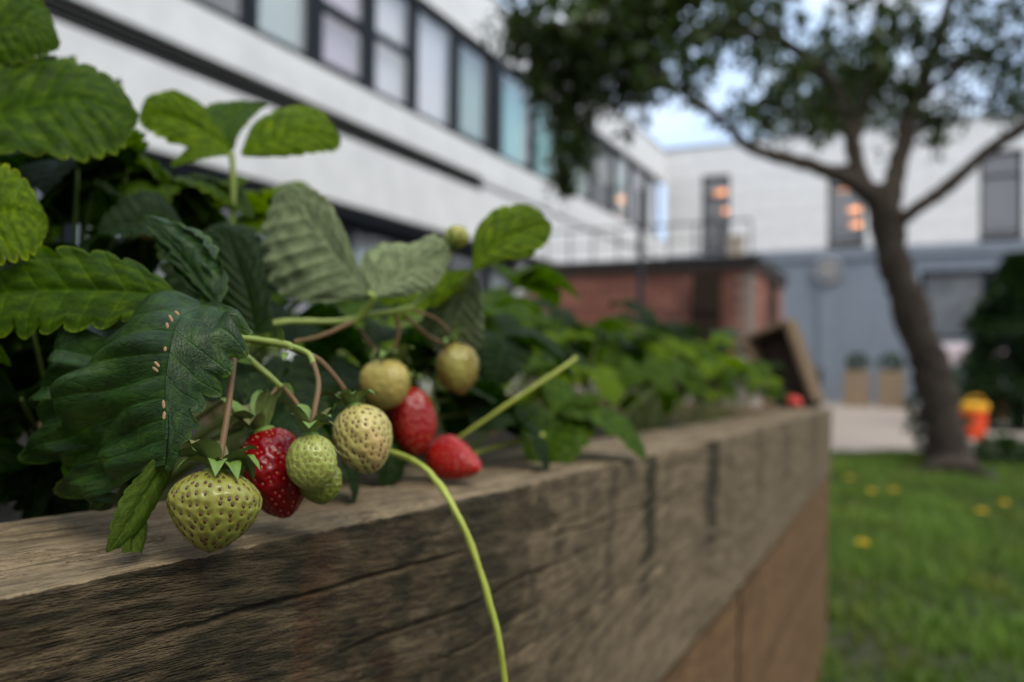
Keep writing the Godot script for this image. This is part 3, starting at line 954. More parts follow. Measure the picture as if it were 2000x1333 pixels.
func build_outbuilding() -> void:
	var b := thing("brick_outbuilding", "low red brick outbuilding with a flat dark roof against the white building", "outbuilding", FA * 9.6, "", Basis(NF, Vector3.UP, -FA))
	var X0 := -4.40
	var X1 := -1.5
	box(b, "wall_core", Vector3(X0 + 0.02, 0.0, -2.8), Vector3(X1 - 0.012, 2.02, -0.012), M.mortar)
	box(b, "flat_roof", Vector3(X0, 2.02, -2.85), Vector3(X1 + 0.06, 2.06, 0.06), M.roof_felt)
	box(b, "fascia", Vector3(X0, 1.9, 0.02), Vector3(X1 + 0.02, 2.02, 0.045), M.roof_felt)
	box(b, "fascia", Vector3(X1 + 0.02, 1.9, -2.8), Vector3(X1 + 0.045, 2.02, 0.045), M.roof_felt)
	var full := chamfer_box(Vector3(0.215, 0.065, 0.1), 0.004)
	var row := 0
	var y := 0.85
	while y < 1.9:
		var x := X0 + 0.02 + (0.1125 if row % 2 else 0.0)
		while x + 0.215 <= X1 + 0.001:
			part(b, "brick", full, M["brick_%d" % (rng.randi() % 4)], Transform3D(Basis.IDENTITY, Vector3(x + 0.1075, y + 0.0325, -0.05 + rng.randf_range(-0.002, 0.003))))
			x += 0.225
		var z := -0.12 - (0.1125 if row % 2 else 0.0)
		while z - 0.215 > -2.8:
			if not (z < -1.1 and z > -1.75):
				part(b, "brick", full, M["brick_%d" % (rng.randi() % 4)], Transform3D(Basis(Vector3.UP, PI / 2), Vector3(X1 - 0.05 + rng.randf_range(-0.002, 0.003), y + 0.0325, z - 0.1075)))
			z -= 0.225
		y += 0.075
		row += 1
	var door := box(b, "door", Vector3(X1 - 0.02, 0.0, -1.95), Vector3(X1 + 0.012, 1.88, -1.12), M.dark_wood)
	part(door, "handle", tube([Vector3(0.03, -0.05, 0.3), Vector3(0.06, 0.0, 0.3), Vector3(0.03, 0.05, 0.3)], [0.008, 0.008, 0.008], 6), M.metal_grey)
	box(b, "roof_vent", Vector3(-1.95, 2.06, -0.9), Vector3(-1.75, 2.42, -0.7), M.stone_pale, 0.01)
	# things standing in front
	var chest := thing("storage_chest", "pale garden storage chest with a dark lid against the brick wall", "chest", FA * 9.0 + NF * -2.6, "", Basis(NF, Vector3.UP, -FA))
	box(chest, "body", Vector3(-0.75, 0.0, -0.3), Vector3(0.45, 1.16, 0.3), M.stone_pale, 0.01)
	box(chest, "lid", Vector3(-0.8, 1.16, -0.34), Vector3(0.5, 1.22, 0.34), M.metal_dark, 0.012)
	var board := thing("leaning_board", "dark stained timber board propped upright against the brick wall", "board", FA * 9.38 + NF * -2.02, "", Basis(NF, Vector3.UP, -FA) * Basis(Vector3(1, 0, 0), -0.06))
	for k in 2: box(board, "plank", Vector3(-0.17 + k * 0.172, 0.0, -0.02), Vector3(0.0 + k * 0.172, 1.86, 0.02), M.dark_wood, 0.004)
	box(board, "batten", Vector3(-0.17, 1.4, 0.02), Vector3(0.172, 1.5, 0.045), M.dark_wood, 0.003)
	box(board, "batten", Vector3(-0.17, 0.4, 0.02), Vector3(0.172, 0.5, 0.045), M.dark_wood, 0.003)
	var pole := thing("metal_pole", "slim black metal pole standing before the brick wall", "pole", on_xz(1250, 9.2))
	part(pole, "shaft", tube([Vector3.ZERO, Vector3(0, 1.4, 0), Vector3(0, 2.75, 0)], [0.045, 0.04, 0.04], 12), M.metal_dark)
	part(pole, "cap", lathe([Vector2(0.05, 2.75), Vector2(0.05, 2.78), Vector2(0.0, 2.8)], 12), M.metal_dark)
	var rail := thing("roof_railing", "thin dark metal railing along the brick outbuilding's roof", "railing", FA * 9.75, "", Basis(NF, Vector3.UP, -FA))
	for k in 9:
		var x := -4.2 + k * 0.33
		part(rail, "post", tube([Vector3(x, 2.06, 0), Vector3(x, 2.5, 0)], [0.012, 0.012], 6, 2), M.metal_dark)
	part(rail, "top_rail", tube([Vector3(-4.2, 2.5, 0), Vector3(-1.56, 2.5, 0)], [0.014, 0.014], 6, 2), M.metal_dark)
	part(rail, "mid_rail", tube([Vector3(-4.2, 2.28, 0), Vector3(-1.56, 2.28, 0)], [0.008, 0.008], 6, 2), M.metal_dark)
func on_xz(px: float, depth: float) -> Vector3:
	var p := at(px, 693, depth)
	p.y = 0.0
	return p

# ---------- trees and things on the lawn ----------
func px_path(l: Array) -> Array:
	var r := []
	for p in l: r.append(at(p[0], p[1], p[2]))
	return r
func build_tree() -> void:
	var foot := on_ground(1855, 925)
	var t := thing("apple_tree", "spreading old tree with a leaning trunk on the lawn's far edge", "tree", foot)
	var rel := func(l: Array) -> Array:
		var r := []
		for p in px_path(l): r.append(p - foot)
		return r
	part(t, "trunk", tube([Vector3(0.03, -0.15, 0)] + rel.call([[1856, 915, 6.3], [1846, 850, 6.3], [1818, 720, 6.28], [1776, 600, 6.25], [1744, 500, 6.22], [1728, 400, 6.2], [1722, 360, 6.2]]), [0.26, 0.19, 0.155, 0.135, 0.13, 0.12, 0.125, 0.10], 18, 60, 0.22), M.bark)
	var limbs := [
		[[[1728, 400, 6.2], [1690, 372, 6.15], [1640, 343, 6.1], [1560, 316, 6.0], [1470, 290, 5.8], [1410, 235, 5.6], [1340, 180, 5.4], [1260, 150, 5.2]], [0.085, 0.07, 0.06, 0.05, 0.04, 0.03, 0.022, 0.012]],
		[[[1722, 395, 6.2], [1680, 350, 6.25], [1664, 280, 6.3], [1648, 210, 6.3], [1600, 135, 6.2], [1510, 65, 6.0], [1430, 0, 5.8], [1330, -60, 5.5]], [0.08, 0.07, 0.06, 0.055, 0.05, 0.04, 0.035, 0.02]],
		[[[1735, 395, 6.2], [1758, 310, 6.3], [1780, 230, 6.4], [1815, 130, 6.5], [1848, 30, 6.6], [1870, -80, 6.7]], [0.085, 0.07, 0.06, 0.05, 0.045, 0.03]],
		[[[1745, 445, 6.2], [1780, 415, 6.1], [1850, 365, 6.0], [1930, 296, 5.9], [2010, 242, 5.8], [2120, 180, 5.6]], [0.06, 0.055, 0.05, 0.045, 0.045, 0.03]],
		[[[1664, 290, 6.3], [1690, 200, 6.5], [1712, 100, 6.7], [1725, -20, 6.9]], [0.05, 0.045, 0.04, 0.03]],
		[[[1790, 200, 6.45], [1860, 140, 6.3], [1940, 95, 6.1], [2040, 60, 5.9]], [0.04, 0.035, 0.03, 0.02]],
		[[[1440, 262, 5.7], [1360, 200, 5.3], [1240, 110, 5.0], [1130, 60, 4.8], [1020, 30, 4.7]], [0.025, 0.022, 0.018, 0.014, 0.008]],
		[[[1520, 75, 6.0], [1400, 70, 5.6], [1270, 120, 5.2], [1160, 220, 5.0], [1110, 340, 4.9]], [0.03, 0.024, 0.018, 0.012, 0.006]]]
	var way := []
	for l in limbs:
		var pts: Array = rel.call(l[0])
		part(t, "limb", tube(pts, l[1], 10, 36, 0.25), M.bark)
		for k in 30: way.append(cr(pts, 0.25 + 0.75 * k / 29.0))
	# clumps of leaves: centre px, py, depth, radius in px, weight, darker or lighter
	var clumps := [[1010, 40, 4.9, 45, 2], [1090, 70, 4.9, 70, 5.5], [1180, 90, 4.9, 75, 7], [1270, 70, 5.0, 80, 7], [1190, 10, 4.9, 75, 5], [1320, 20, 5.1, 75, 5], [1150, 170, 5.0, 45, 3.5], [1230, 170, 5.0, 50, 3.5], [1120, 230, 4.9, 28, 2.4], [1122, 295, 4.9, 24, 2], [1110, 350, 4.9, 16, 1.6], [1060, 150, 4.9, 38, 3],
		[1385, 55, 5.4, 70, 4.2], [1450, 15, 5.7, 50, 2.6], [1350, 165, 5.3, 38, 1.4], [1490, 120, 5.8, 40, 1.6], [1440, 225, 5.7, 32, 1.1], [1530, 50, 6.0, 50, 2.4], [1560, 165, 6.1, 45, 2.6], [1500, 215, 6.0, 38, 2], [1625, 85, 6.3, 50, 2.4], [1640, 190, 6.4, 45, 3], [1705, 130, 6.5, 50, 3.2], [1690, 40, 6.6, 50, 2.4], [1760, 50, 6.6, 50, 3.4], [1770, 190, 6.5, 45, 3], [1830, 110, 6.5, 45, 2.8], [1860, 205, 6.4, 45, 2.4], [1905, 25, 6.4, 42, 1.6], [1935, 150, 6.2, 42, 2], [1990, 95, 6.0, 40, 1.6], [1980, 200, 6.0, 45, 2], [1820, 250, 6.4, 40, 2], [1590, 240, 6.2, 40, 2],
		[1200, -90, 5.0, 120, 8], [1420, -110, 5.6, 120, 7], [1650, -130, 6.4, 130, 7], [1880, -130, 6.6, 120, 6], [2100, 60, 5.9, 120, 9], [2090, -120, 6.2, 130, 9], [1500, -230, 6.2, 150, 10], [1800, -250, 6.8, 150, 10]]
	var ts := []
	var cols := []
	var twigs := []
	for c in clumps:
		var o := at(c[0], c[1], c[2]) - foot
		var rad: float = c[3] / F * c[2]
		var best: Vector3 = way[0]
		for w in way:
			if w.distance_squared_to(o) < best.distance_squared_to(o): best = w
		part(t, "twig", tube([best, best.lerp(o, 0.5) + Vector3(0, 0.03, 0.02), o], [0.012, 0.009, 0.005], 6, 8), M.bark)
		for g in int(c[4] * 6.0):
			# a short spur bearing a rosette of leaves
			var d := Vector3(rng.randfn(), rng.randfn() * 0.9, rng.randfn() * 1.5) * rad * 0.62
			var e := o + d
			if g % 3 == 0: twigs.append([tube([o + d * 0.15, o + d * 0.6 + Vector3(0, 0.015, 0), e], [0.005, 0.004, 0.003], 5, 5), Transform3D.IDENTITY])
			var tone := rng.randf_range(0.6, 1.35)
			for q in 12:
				var p := e + Vector3(rng.randfn(), rng.randfn(), rng.randfn()) * 0.05
				ts.append(Transform3D(random_basis(rng.randf_range(0.06, 0.10)), p))
				var k := tone * rng.randf_range(0.75, 1.25)
				cols.append(Color(k * rng.randf_range(0.9, 1.25), k, k))
	part(t, "spurs", join(twigs), M.bark).set_meta("kind", "stuff")
	scatter(t, "crown", small_leaf(0.58), M.tree_leaf, ts, cols).set_meta("kind", "stuff")
func far_tree(label: String, x: float, z: float, height: float, rad: float, group := "trees beyond the grey and white building", low := 0.75) -> void:
	var t := thing("distant_tree", label, "tree", FA * z + NF * x, group)
	part(t, "trunk", tube([Vector3.ZERO, Vector3(0.1, height * 0.4, 0), Vector3(0, height * 0.8, 0.1)], [0.25, 0.2, 0.08], 10, 20, 0.2), M.bark)
	var ts := []
	var cols := []
	for g in 190:
		var d := Vector3(rng.randfn(), rng.randfn() * 0.8, rng.randfn()).limit_length(1.7) * rad * 0.55
		var k := rng.randf_range(0.6, 1.5)
		for q in 26:
			ts.append(Transform3D(random_basis(rng.randf_range(0.12, 0.22)), Vector3(0, height * low, 0) + d + Vector3(rng.randfn(), rng.randfn(), rng.randfn()) * 0.22))
			cols.append(Color(k, k, k) * rng.randf_range(0.8, 1.2))
	scatter(t, "crown", small_leaf(0.6), M.tree_leaf, ts, cols).set_meta("kind", "stuff")
func shrub(n: String, label: String, cat: String, p: Vector3, h: float, r: float, m: Material, count: int, size: float, cone := 0.0, group := "") -> Node3D:
	var t := thing(n, label, cat, p, group)
	part(t, "trunk", tube([Vector3.ZERO, Vector3(0.01, h * 0.4, 0), Vector3(0, h * 0.85, 0)], [r * 0.12, r * 0.08, r * 0.03], 8, 8, 0.2), M.bark)
	var ts := []
	var cols := []
	for i in count:
		var y := pow(rng.randf(), 0.9)
		var an := rng.randf() * TAU
		var lim := r * (lerpf(sin(PI * clampf(y * 0.9 + 0.08, 0, 1)), (1.0 - y) * 1.05 + 0.04, cone)) * (1.0 + 0.5 * noise.get_noise_2d(an * 60.0, y * 420.0))
		var rr := lim * sqrt(rng.randf_range(0.2, 1.0))
		var out := Vector3(cos(an), 0, sin(an))
		var b := Basis(Vector3.UP, -an + PI / 2) * Basis.from_euler(Vector3(rng.randf_range(-0.9, 0.5), rng.randf_range(-0.7, 0.7), rng.randf_range(-0.7, 0.7)))
		ts.append(Transform3D(b.scaled(Vector3.ONE * size * rng.randf_range(0.7, 1.3)), out * rr + Vector3.UP * (h * (0.03 + 0.95 * y))))
		var k := rng.randf_range(0.6, 1.4)
		cols.append(Color(k, k, k * 0.9))
	scatter(t, "crown", small_leaf(0.4 if cone > 0.5 else 0.6), m, ts, cols).set_meta("kind", "stuff")
	return t
func build_courtyard_things() -> void:
	far_tree("tall leafy tree rising behind the roof above the middle upper window", -1.3, 21.5, 9.2, 1.9)
	# the side of the courtyard behind the viewer: the trees that the dark ground floor panes mirror
	for q in [[-0.7, -9.0, 7.0, 3.2, "courtyard tree with a dense crown mirrored in the dark ground floor window"], [5.0, -9.5, 7.5, 3.4, "broad courtyard tree opposite the grey wall"], [10.0, -6.5, 7.0, 3.2, "courtyard tree beside the lawn opposite the raised bed"], [13.0, 0.5, 7.5, 3.2, "courtyard tree standing far across the lawn from the raised bed"]]:
		far_tree(q[4], q[0], q[1], q[2], q[3], "trees round the open side of the courtyard", 0.52)
	shrub("conifer", "dark green conical conifer bush beside the leaning tree", "conifer", on_xz(1990, 9.9), 2.2, 0.72, M.conifer, 12000, 0.11, 0.6)
	shrub("ground_shrub", "dark low shrub crowding round the foot of the leaning tree", "shrub", on_xz(1826, 6.85), 0.72, 0.22, M.shrub, 900, 0.07)
	shrub("leafy_ground_plant", "low leafy plant growing between the tree foot and the conifer", "shrub", on_xz(1965, 6.6), 0.22, 0.26, M.shrub, 600, 0.07)
	# orange bucket with a yellow rim and handle
	var bk := thing("bucket", "orange plastic bucket with a yellow rim and handle on the paving", "bucket", on_ground(1899, 856, 0.006), "", Basis(Vector3.UP, 0.4))
	part(bk, "body", lathe([Vector2(0.0, 0.0), Vector2(0.11, 0.0), Vector2(0.125, 0.02), Vector2(0.152, 0.34), Vector2(0.147, 0.34), Vector2(0.118, 0.03), Vector2(0.0, 0.02)], 28), M.plastic_orange)
	part(bk, "rim", lathe([Vector2(0.150, 0.31), Vector2(0.163, 0.315), Vector2(0.165, 0.37), Vector2(0.155, 0.385), Vector2(0.145, 0.375), Vector2(0.145, 0.32)], 28), M.plastic_yellow)
	part(bk, "handle", tube([Vector3(0.16, 0.35, 0), Vector3(0.13, 0.42, 0.04), Vector3(0, 0.46, 0.06), Vector3(-0.13, 0.42, 0.04), Vector3(-0.16, 0.35, 0)], [0.008, 0.008, 0.008, 0.008, 0.008], 8), M.plastic_yellow)
	# wooden planter boxes against the grey wall
	for k in 2:
		var c := thing("planter_box", ["pale wooden planter box beside the pilaster of the grey wall", "pale wooden planter box nearer the trunk of the leaning tree"][k], "planter", FA * 15.6 + NF * (-0.62 + k * 0.56), "pale wooden planters by the grey wall", Basis(NF, Vector3.UP, -FA))
		for j in 4: box(c, "slat", Vector3(-0.22, 0.02 + j * 0.16, 0.18), Vector3(0.2, 0.165 + j * 0.16, 0.2), M.pale_wood, 0.003)
		for j in 4: box(c, "slat", Vector3(0.181, 0.02 + j * 0.16, -0.2), Vector3(0.2, 0.165 + j * 0.16, 0.178), M.pale_wood, 0.003)
		for j in 4: box(c, "slat", Vector3(-0.22, 0.02 + j * 0.16, -0.2), Vector3(-0.201, 0.165 + j * 0.16, 0.178), M.pale_wood, 0.003)
		box(c, "base", Vector3(-0.2, 0.0, -0.2), Vector3(0.18, 0.018, 0.178), M.pale_wood)
		box(c, "compost", Vector3(-0.198, 0.5, -0.2), Vector3(0.178, 0.6, 0.175), M.soil)
		shrub("planter_plant", "small grey green plant growing in a pale wooden planter box", "plant", c.transform * Vector3(0, 0.6, 0), 0.35, 0.2, M.shrub, 160, 0.09, 0.0, "plants in the pale planters")
	var bin := thing("waste_bin", "slim black bin standing by the grey wall's pilaster", "bin", FA * 14.6 + NF * -1.28, "", Basis(NF, Vector3.UP, -FA))
	part(bin, "body", lathe([Vector2(0.0, 0.0), Vector2(0.13, 0.0), Vector2(0.15, 0.62), Vector2(0.0, 0.62)], 20), M.plastic_black)
	part(bin, "lid", lathe([Vector2(0.165, 0.62), Vector2(0.165, 0.66), Vector2(0.10, 0.74), Vector2(0.0, 0.76)], 20), M.plastic_black)
	var tb := thing("covered_table", "low table under a pale pink cloth below the dark window", "table", FA * 15.4 + NF * 1.0, "", Basis(NF, Vector3.UP, -FA))
	box(tb, "cloth", Vector3(-0.5, 0.78, -0.35), Vector3(0.6, 1.12, 0.35), M.cloth_pink, 0.03)
	for q in [[-0.42, -0.28], [0.5, -0.28], [-0.42, 0.28], [0.5, 0.28]]: box(tb, "leg", Vector3(q[0], 0.0, q[1]), Vector3(q[0] + 0.05, 0.78, q[1] + 0.05), M.dark_wood)
	var pot := thing("terracotta_planter", "terracotta trough planter with leafy plants before the pink cloth", "planter", FA * 13.6 + NF * 0.95, "", Basis(NF, Vector3.UP, -FA))
	box(pot, "trough", Vector3(-0.4, 0.0, -0.16), Vector3(0.5, 0.34, 0.16), M.terracotta, 0.015)
	box(pot, "rim", Vector3(-0.43, 0.34, -0.19), Vector3(0.53, 0.40, 0.19), M.terracotta, 0.012)
	shrub("trough_plant", "leafy plant growing in the terracotta trough", "plant", pot.transform * Vector3(0.05, 0.38, 0), 0.4, 0.3, M.shrub, 320, 0.1)

# ---------- raised bed ----------
func bow(a: float) -> float:                               # how far the front of the upper sleeper bends out along its length
	return cr([-0.196, -0.1905, -0.1812, -0.1765, -0.172, -0.17, -0.172, -0.175, -0.177], clampf((sqrt(maxf(a, 0.0)) - 0.2) / 1.35, 0, 1))
func sleeper(parent: Node3D, a0: float, a1: float, u_top: float, height: float, thick: float, fine: bool, sd: float, kind: int) -> void:
	# outline of the cross-section: (inset from the front face, u, outward normal)
	var sec := []
	var r := 0.0014
	var back_rows := 4
	for k in back_rows: sec.append([-thick, u_top - 0.09 + (0.087) * k / (back_rows - 1.0), Vector2(-1, 0)])
	for k in 5: sec.append([-thick + r - r * cos(PI / 2 * k / 4.0), u_top - r + r * sin(PI / 2 * k / 4.0), Vector2(-cos(PI / 2 * k / 4.0), sin(PI / 2 * k / 4.0))])
	var nt := 96 if fine else 10
	for k in range(1, nt): sec.append([lerpf(-thick + r, -r, float(k) / nt), u_top, Vector2(0, 1)])
	for k in 6: sec.append([-r + r * sin(PI / 2 * k / 5.0), u_top - r + r * cos(PI / 2 * k / 5.0), Vector2(sin(PI / 2 * k / 5.0), cos(PI / 2 * k / 5.0))])
	var nf := 200 if fine else 14
	for k in range(1, nf + 1): sec.append([0.0, u_top - r - (0.105 * k / (nf * 0.85) if k < nf * 0.85 else lerpf(0.105, height - 2.0 * r, (k - nf * 0.85) / (nf * 0.15))), Vector2(1, 0)])
	sec.append([-0.012, u_top - height, Vector2(0.3, -1)])
	# stations along the length
	var st := []
	if fine:
		for k in 8: st.append(lerpf(a0, 0.095, k / 8.0))
		var x := 0.095
		while x < 0.8:
			st.append(x)
			x *= 1.0036
		while x < a1:
			st.append(x)
			x *= 1.014
	else:
		for k in 90: st.append(lerpf(a0, a1, k / 90.0))
	st.append(a1)
	var v := PackedVector3Array()
	var uv := PackedVector2Array()
	var col := PackedColorArray()
	var dist := [0.0]
	for i in range(1, sec.size()): dist.append(dist[i - 1] + Vector2(sec[i][0] - sec[i - 1][0], sec[i][1] - sec[i - 1][1]).length())
	# streaks of algae that run down from the top edge: where, half width, length, strength
	var streaks := [[0.345, 0.022, 0.11, 0.6], [0.385, 0.010, 0.08, 0.4], [0.49, 0.009, 0.12, 0.35], [0.53, 0.007, 0.15, 0.5], [0.62, 0.015, 0.13, 0.85], [0.67, 0.008, 0.16, 0.3], [0.84, 0.026, 0.12, 0.85], [0.93, 0.012, 0.17, 0.3], [1.15, 0.03, 0.15, 0.35], [1.45, 0.05, 0.16, 0.35], [2.0, 0.07, 0.18, 0.4]]
	for a in st:
		var w0: float = bow(a) if kind == 0 else -0.181
		for i in sec.size():
			var s: float = dist[i]
			var nr: Vector2 = sec[i][2]
			var front := clampf(nr.x, 0.0, 1.0)
			var wn := s * 0.06 * sin(a * 9.0 + sd)                                       # the grain wanders
			var big := noise_b.get_noise_3d(a * 500.0, (s + wn) * 4500.0, sd * 10.0)
			var rough := 0.35 + 0.65 * front
			var h := 0.0011 * big * (0.6 + 0.4 * front)
			var fib := 0.0
			if fine and a < 1.0:
				fib = noise.get_noise_3d(a * 8000.0, (s + wn) * 50000.0, sd * 10.0)
				var tear := noise.get_noise_3d(a * 22000.0 + 500.0, (s + wn) * 90000.0, sd * 7.0)
				var torn := clampf(0.55 + 0.9 * noise_b.get_noise_3d(a * 2500.0 + 90.0, s * 3000.0, 3.0), 0.15, 1.1)
				torn *= 1.0 - 0.65 * smoothstep(0.34, 0.55, a)                       # planed smoother further on
				h += rough * torn * (0.00042 * fib + 0.00026 * tear)
				fib *= torn
				# splits along the top near the front edge
				if nr.y > 0.7: h -= 0.0012 * smoothstep(0.66, 0.78, noise_b.get_noise_3d(a * 700.0 + 40.0, s * 12000.0, 9.0) + 0.42)
			# drying cracks: [on the face: distance below the edge, on top: distance behind it], from, to
			if fine and a < 1.2:
				for q in [[0, 0.021, 0.16, 0.33], [0, 0.047, 0.24, 0.50], [0, 0.068, 0.30, 0.42], [0, 0.034, 0.42, 0.75], [0, 0.088, 0.38, 0.80], [1, 0.009, 0.185, 0.29], [1, 0.031, 0.10, 0.24], [1, 0.052, 0.20, 0.42], [1, 0.018, 0.36, 0.62]]:
					if a > q[2] and a < q[3] and ((q[0] == 0 and nr.x > 0.9) or (q[0] == 1 and nr.y > 0.9)):
						var along2: float = (a - q[2]) / (q[3] - q[2])
						var off2: float = (u_top - sec[i][1] if q[0] == 0 else -sec[i][0]) - q[1] - 0.0035 * noise_b.get_noise_2d(a * 900.0, q[1] * 90000.0) - 0.02 * (a - q[2])
						h -= 0.0032 * sqrt(sin(PI * along2)) * (1.0 - smoothstep(0.0003, 0.0011, absf(off2)))
			# worn, chipped front arris
			if nr.x > 0.01 and nr.y > 0.01: h -= 0.0016 * clampf(noise_b.get_noise_2d(a * 7000.0, sd * 20.0) + 0.15, 0.0, 1.0)
			var ww: float = w0 + sec[i][0] + nr.x * h
			var uu: float = sec[i][1] + nr.y * h
			v.append(bed(a, uu, ww))
			uv.append(Vector2(a / 0.26 + sd, (s + wn) / 0.13))
			# wood colour: weathered brown, green-black algae, and shade painted on the near front
			var n1 := noise_b.get_noise_3d(a * 900.0, (s + wn) * 9000.0, 40.0 + sd * 50.0)
			var n2 := noise.get_noise_3d(a * 4000.0 + 30.0, (s + wn) * 20000.0, 5.0 + sd * 50.0)
			var c := Color(0.285, 0.23, 0.168).lerp(Color(0.17, 0.134, 0.092), clampf(0.45 + n1 * 1.3 + n2 * 0.3, 0, 1))
			if kind == 1: c = Color(0.27, 0.165, 0.09).lerp(Color(0.16, 0.095, 0.052), clampf(0.45 + n1 * 1.3, 0, 1))
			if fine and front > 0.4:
				var down: float = u_top - sec[i][1]
				var alg := 0.0
				# rough sawn near stretch: mould stain and shade painted into its colour; ragged edge
				var damp_shade := 1.0 - smoothstep(-0.12, 0.12, a - 0.40 + 0.30 * n1 + 0.1 * n2)
				c = c.lerp(Color(0.095, 0.072, 0.045).lerp(Color(0.05, 0.037, 0.022), clampf(0.45 + n1 + n2, 0, 1)), damp_shade)
				for q in streaks:
					var k: float = absf(a - q[0] + 0.010 * n2 + down * 0.05 + 0.16 * q[1] * sin(down * 90.0 + q[0] * 40.0)) / q[1]
					if k < 2.0: alg = maxf(alg, q[3] * (1.0 - smoothstep(0.4, 1.8, k)) * (1.0 - smoothstep(0.45, 1.1, down / (q[2] * (1.0 + 0.8 * n1)))))
				# mould patches in the rough sawn stretch
				var pat := smoothstep(0.0, 0.3, noise_b.get_noise_3d(a * 2600.0 + 7.0, s * 3600.0, 17.0) + 0.28 * (1.0 - smoothstep(0.18, 0.42, a)))
				alg = maxf(alg, 0.62 * pat * clampf(0.75 + n2 * 1.6, 0.2, 1.0) * (1.0 - smoothstep(0.4, 0.6, a)))
				c = c.lerp(Color(0.018, 0.018, 0.009), alg)
				var rust := smoothstep(0.1, 0.32, noise_b.get_noise_3d(a * 4000.0 + 77.0, s * 500.0, 27.0)) * (1.0 - smoothstep(0.22, 0.3, a))
				c = c.lerp(Color(0.075, 0.036, 0.017), rust * 0.5)
				# the knot low on the face
				var kn := Vector2((a - 0.268) * 1.0 - (down - 0.06) * 0.22, (down - 0.062) * 0.42).length()
				c = c.lerp(Color(0.04, 0.02, 0.010), 0.75 * (1.0 - smoothstep(0.002, 0.009, kn + 0.004 * n2)))
			var crest := clampf(1.0 + 0.22 * fib * rough, 0.5, 1.6)
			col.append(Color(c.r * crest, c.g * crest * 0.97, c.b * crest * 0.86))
	# close the far end with end grain
	var nu := sec.size()
	var idx := grid_index(nu, st.size(), false)
	var c0 := v.size()
	v.append(bed(a1, u_top - height * 0.5, (bow(a1) if kind == 0 else -0.181) - thick * 0.5))
	uv.append(Vector2.ZERO)
	col.append(Color(0.2, 0.15, 0.1))
	var last := (st.size() - 1) * nu
	for i in nu - 1: idx.append_array([c0, last + i, last + i + 1])
	for i in v.size(): v[i] -= parent.position
	part(parent, "sleeper", commit(arrays(v, idx, uv, col)), M.sleeper)
func build_bed() -> void:
	var p := thing("raised_bed", "timber raised bed of stacked weathered sleepers full of strawberry plants", "raised bed", bed(1.0, -0.78, -0.7))
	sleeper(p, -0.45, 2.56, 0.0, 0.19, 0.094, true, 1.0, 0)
	sleeper(p, -0.45, 1.07, -0.196, 0.195, 0.10, false, 2.3, 1)
	sleeper(p, 1.08, 2.56, -0.196, 0.195, 0.10, false, 3.6, 1)
	sleeper(p, -0.45, 2.56, -0.391, 0.195, 0.10, false, 4.1, 1)
	sleeper(p, -0.45, 1.3, -0.589, 0.25, 0.10, false, 5.2, 1)
	sleeper(p, 1.31, 2.56, -0.589, 0.25, 0.10, false, 6.2, 1)
	var bb := Basis(A, U, W)
	for q in [["end_sleeper", Vector3(2.45, -0.19, -1.195), Vector3(2.55, -0.004, -0.285)], ["end_sleeper", Vector3(2.45, -0.84, -1.195), Vector3(2.55, -0.196, -0.285)], ["back_sleeper", Vector3(-0.45, -0.19, -1.30), Vector3(2.56, 0.0, -1.20)], ["back_sleeper", Vector3(-0.45, -0.84, -1.30), Vector3(2.56, -0.196, -1.20)], ["end_sleeper", Vector3(-0.56, -0.84, -1.30), Vector3(-0.455, 0.0, -0.18)]]:
		var mid: Vector3 = (q[1] + q[2]) * 0.5
		part(p, q[0], chamfer_box(q[2] - q[1], 0.006), M.plain_wood, Transform3D(bb, bed(mid.x, mid.y, mid.z) - p.position))
	var v := PackedVector3Array()
	for j in 40:
		for i in 90:
			var a := lerpf(-0.46, 2.455, i / 89.0)
			var w := lerpf(-1.205, -0.268, j / 39.0)
			v.append(bed(a, -0.055 + 0.02 * noise_b.get_noise_2d(a * 2000.0, w * 2000.0), w) - p.position)
	part(p, "soil", commit(arrays(v, grid_index(90, 40, true))), M.soil)
	# tipped wooden crate on the far end of the bed
	var c := thing("wooden_crate", "small brown wooden crate tipped up on the far corner of the bed", "crate", bed(2.50, 0.012, -0.265), "", Basis(A, U, W) * Basis(Vector3(0, 0, 1), 0.0))
	var t := Basis(Vector3.UP, -0.3) * Basis(Vector3(1, 0, 0), -0.36)
	var q := [["side", Vector3(-0.05, -0.02, -0.13), Vector3(0.05, 0.34, -0.105)], ["side", Vector3(-0.05, -0.02, 0.065), Vector3(0.05, 0.34, 0.09)], ["top", Vector3(-0.05, 0.318, -0.104), Vector3(0.05, 0.34, 0.064)], ["back", Vector3(0.038, -0.02, -0.104), Vector3(0.05, 0.317, 0.064)]]
	for k in q:
		var mid: Vector3 = (k[1] + k[2]) * 0.5 * 0.72
		part(c, k[0], chamfer_box((k[2] - k[1]) * 0.72, 0.003), M.plain_wood if k[0] != "back" else M.dark_wood, Transform3D(t, t * mid))

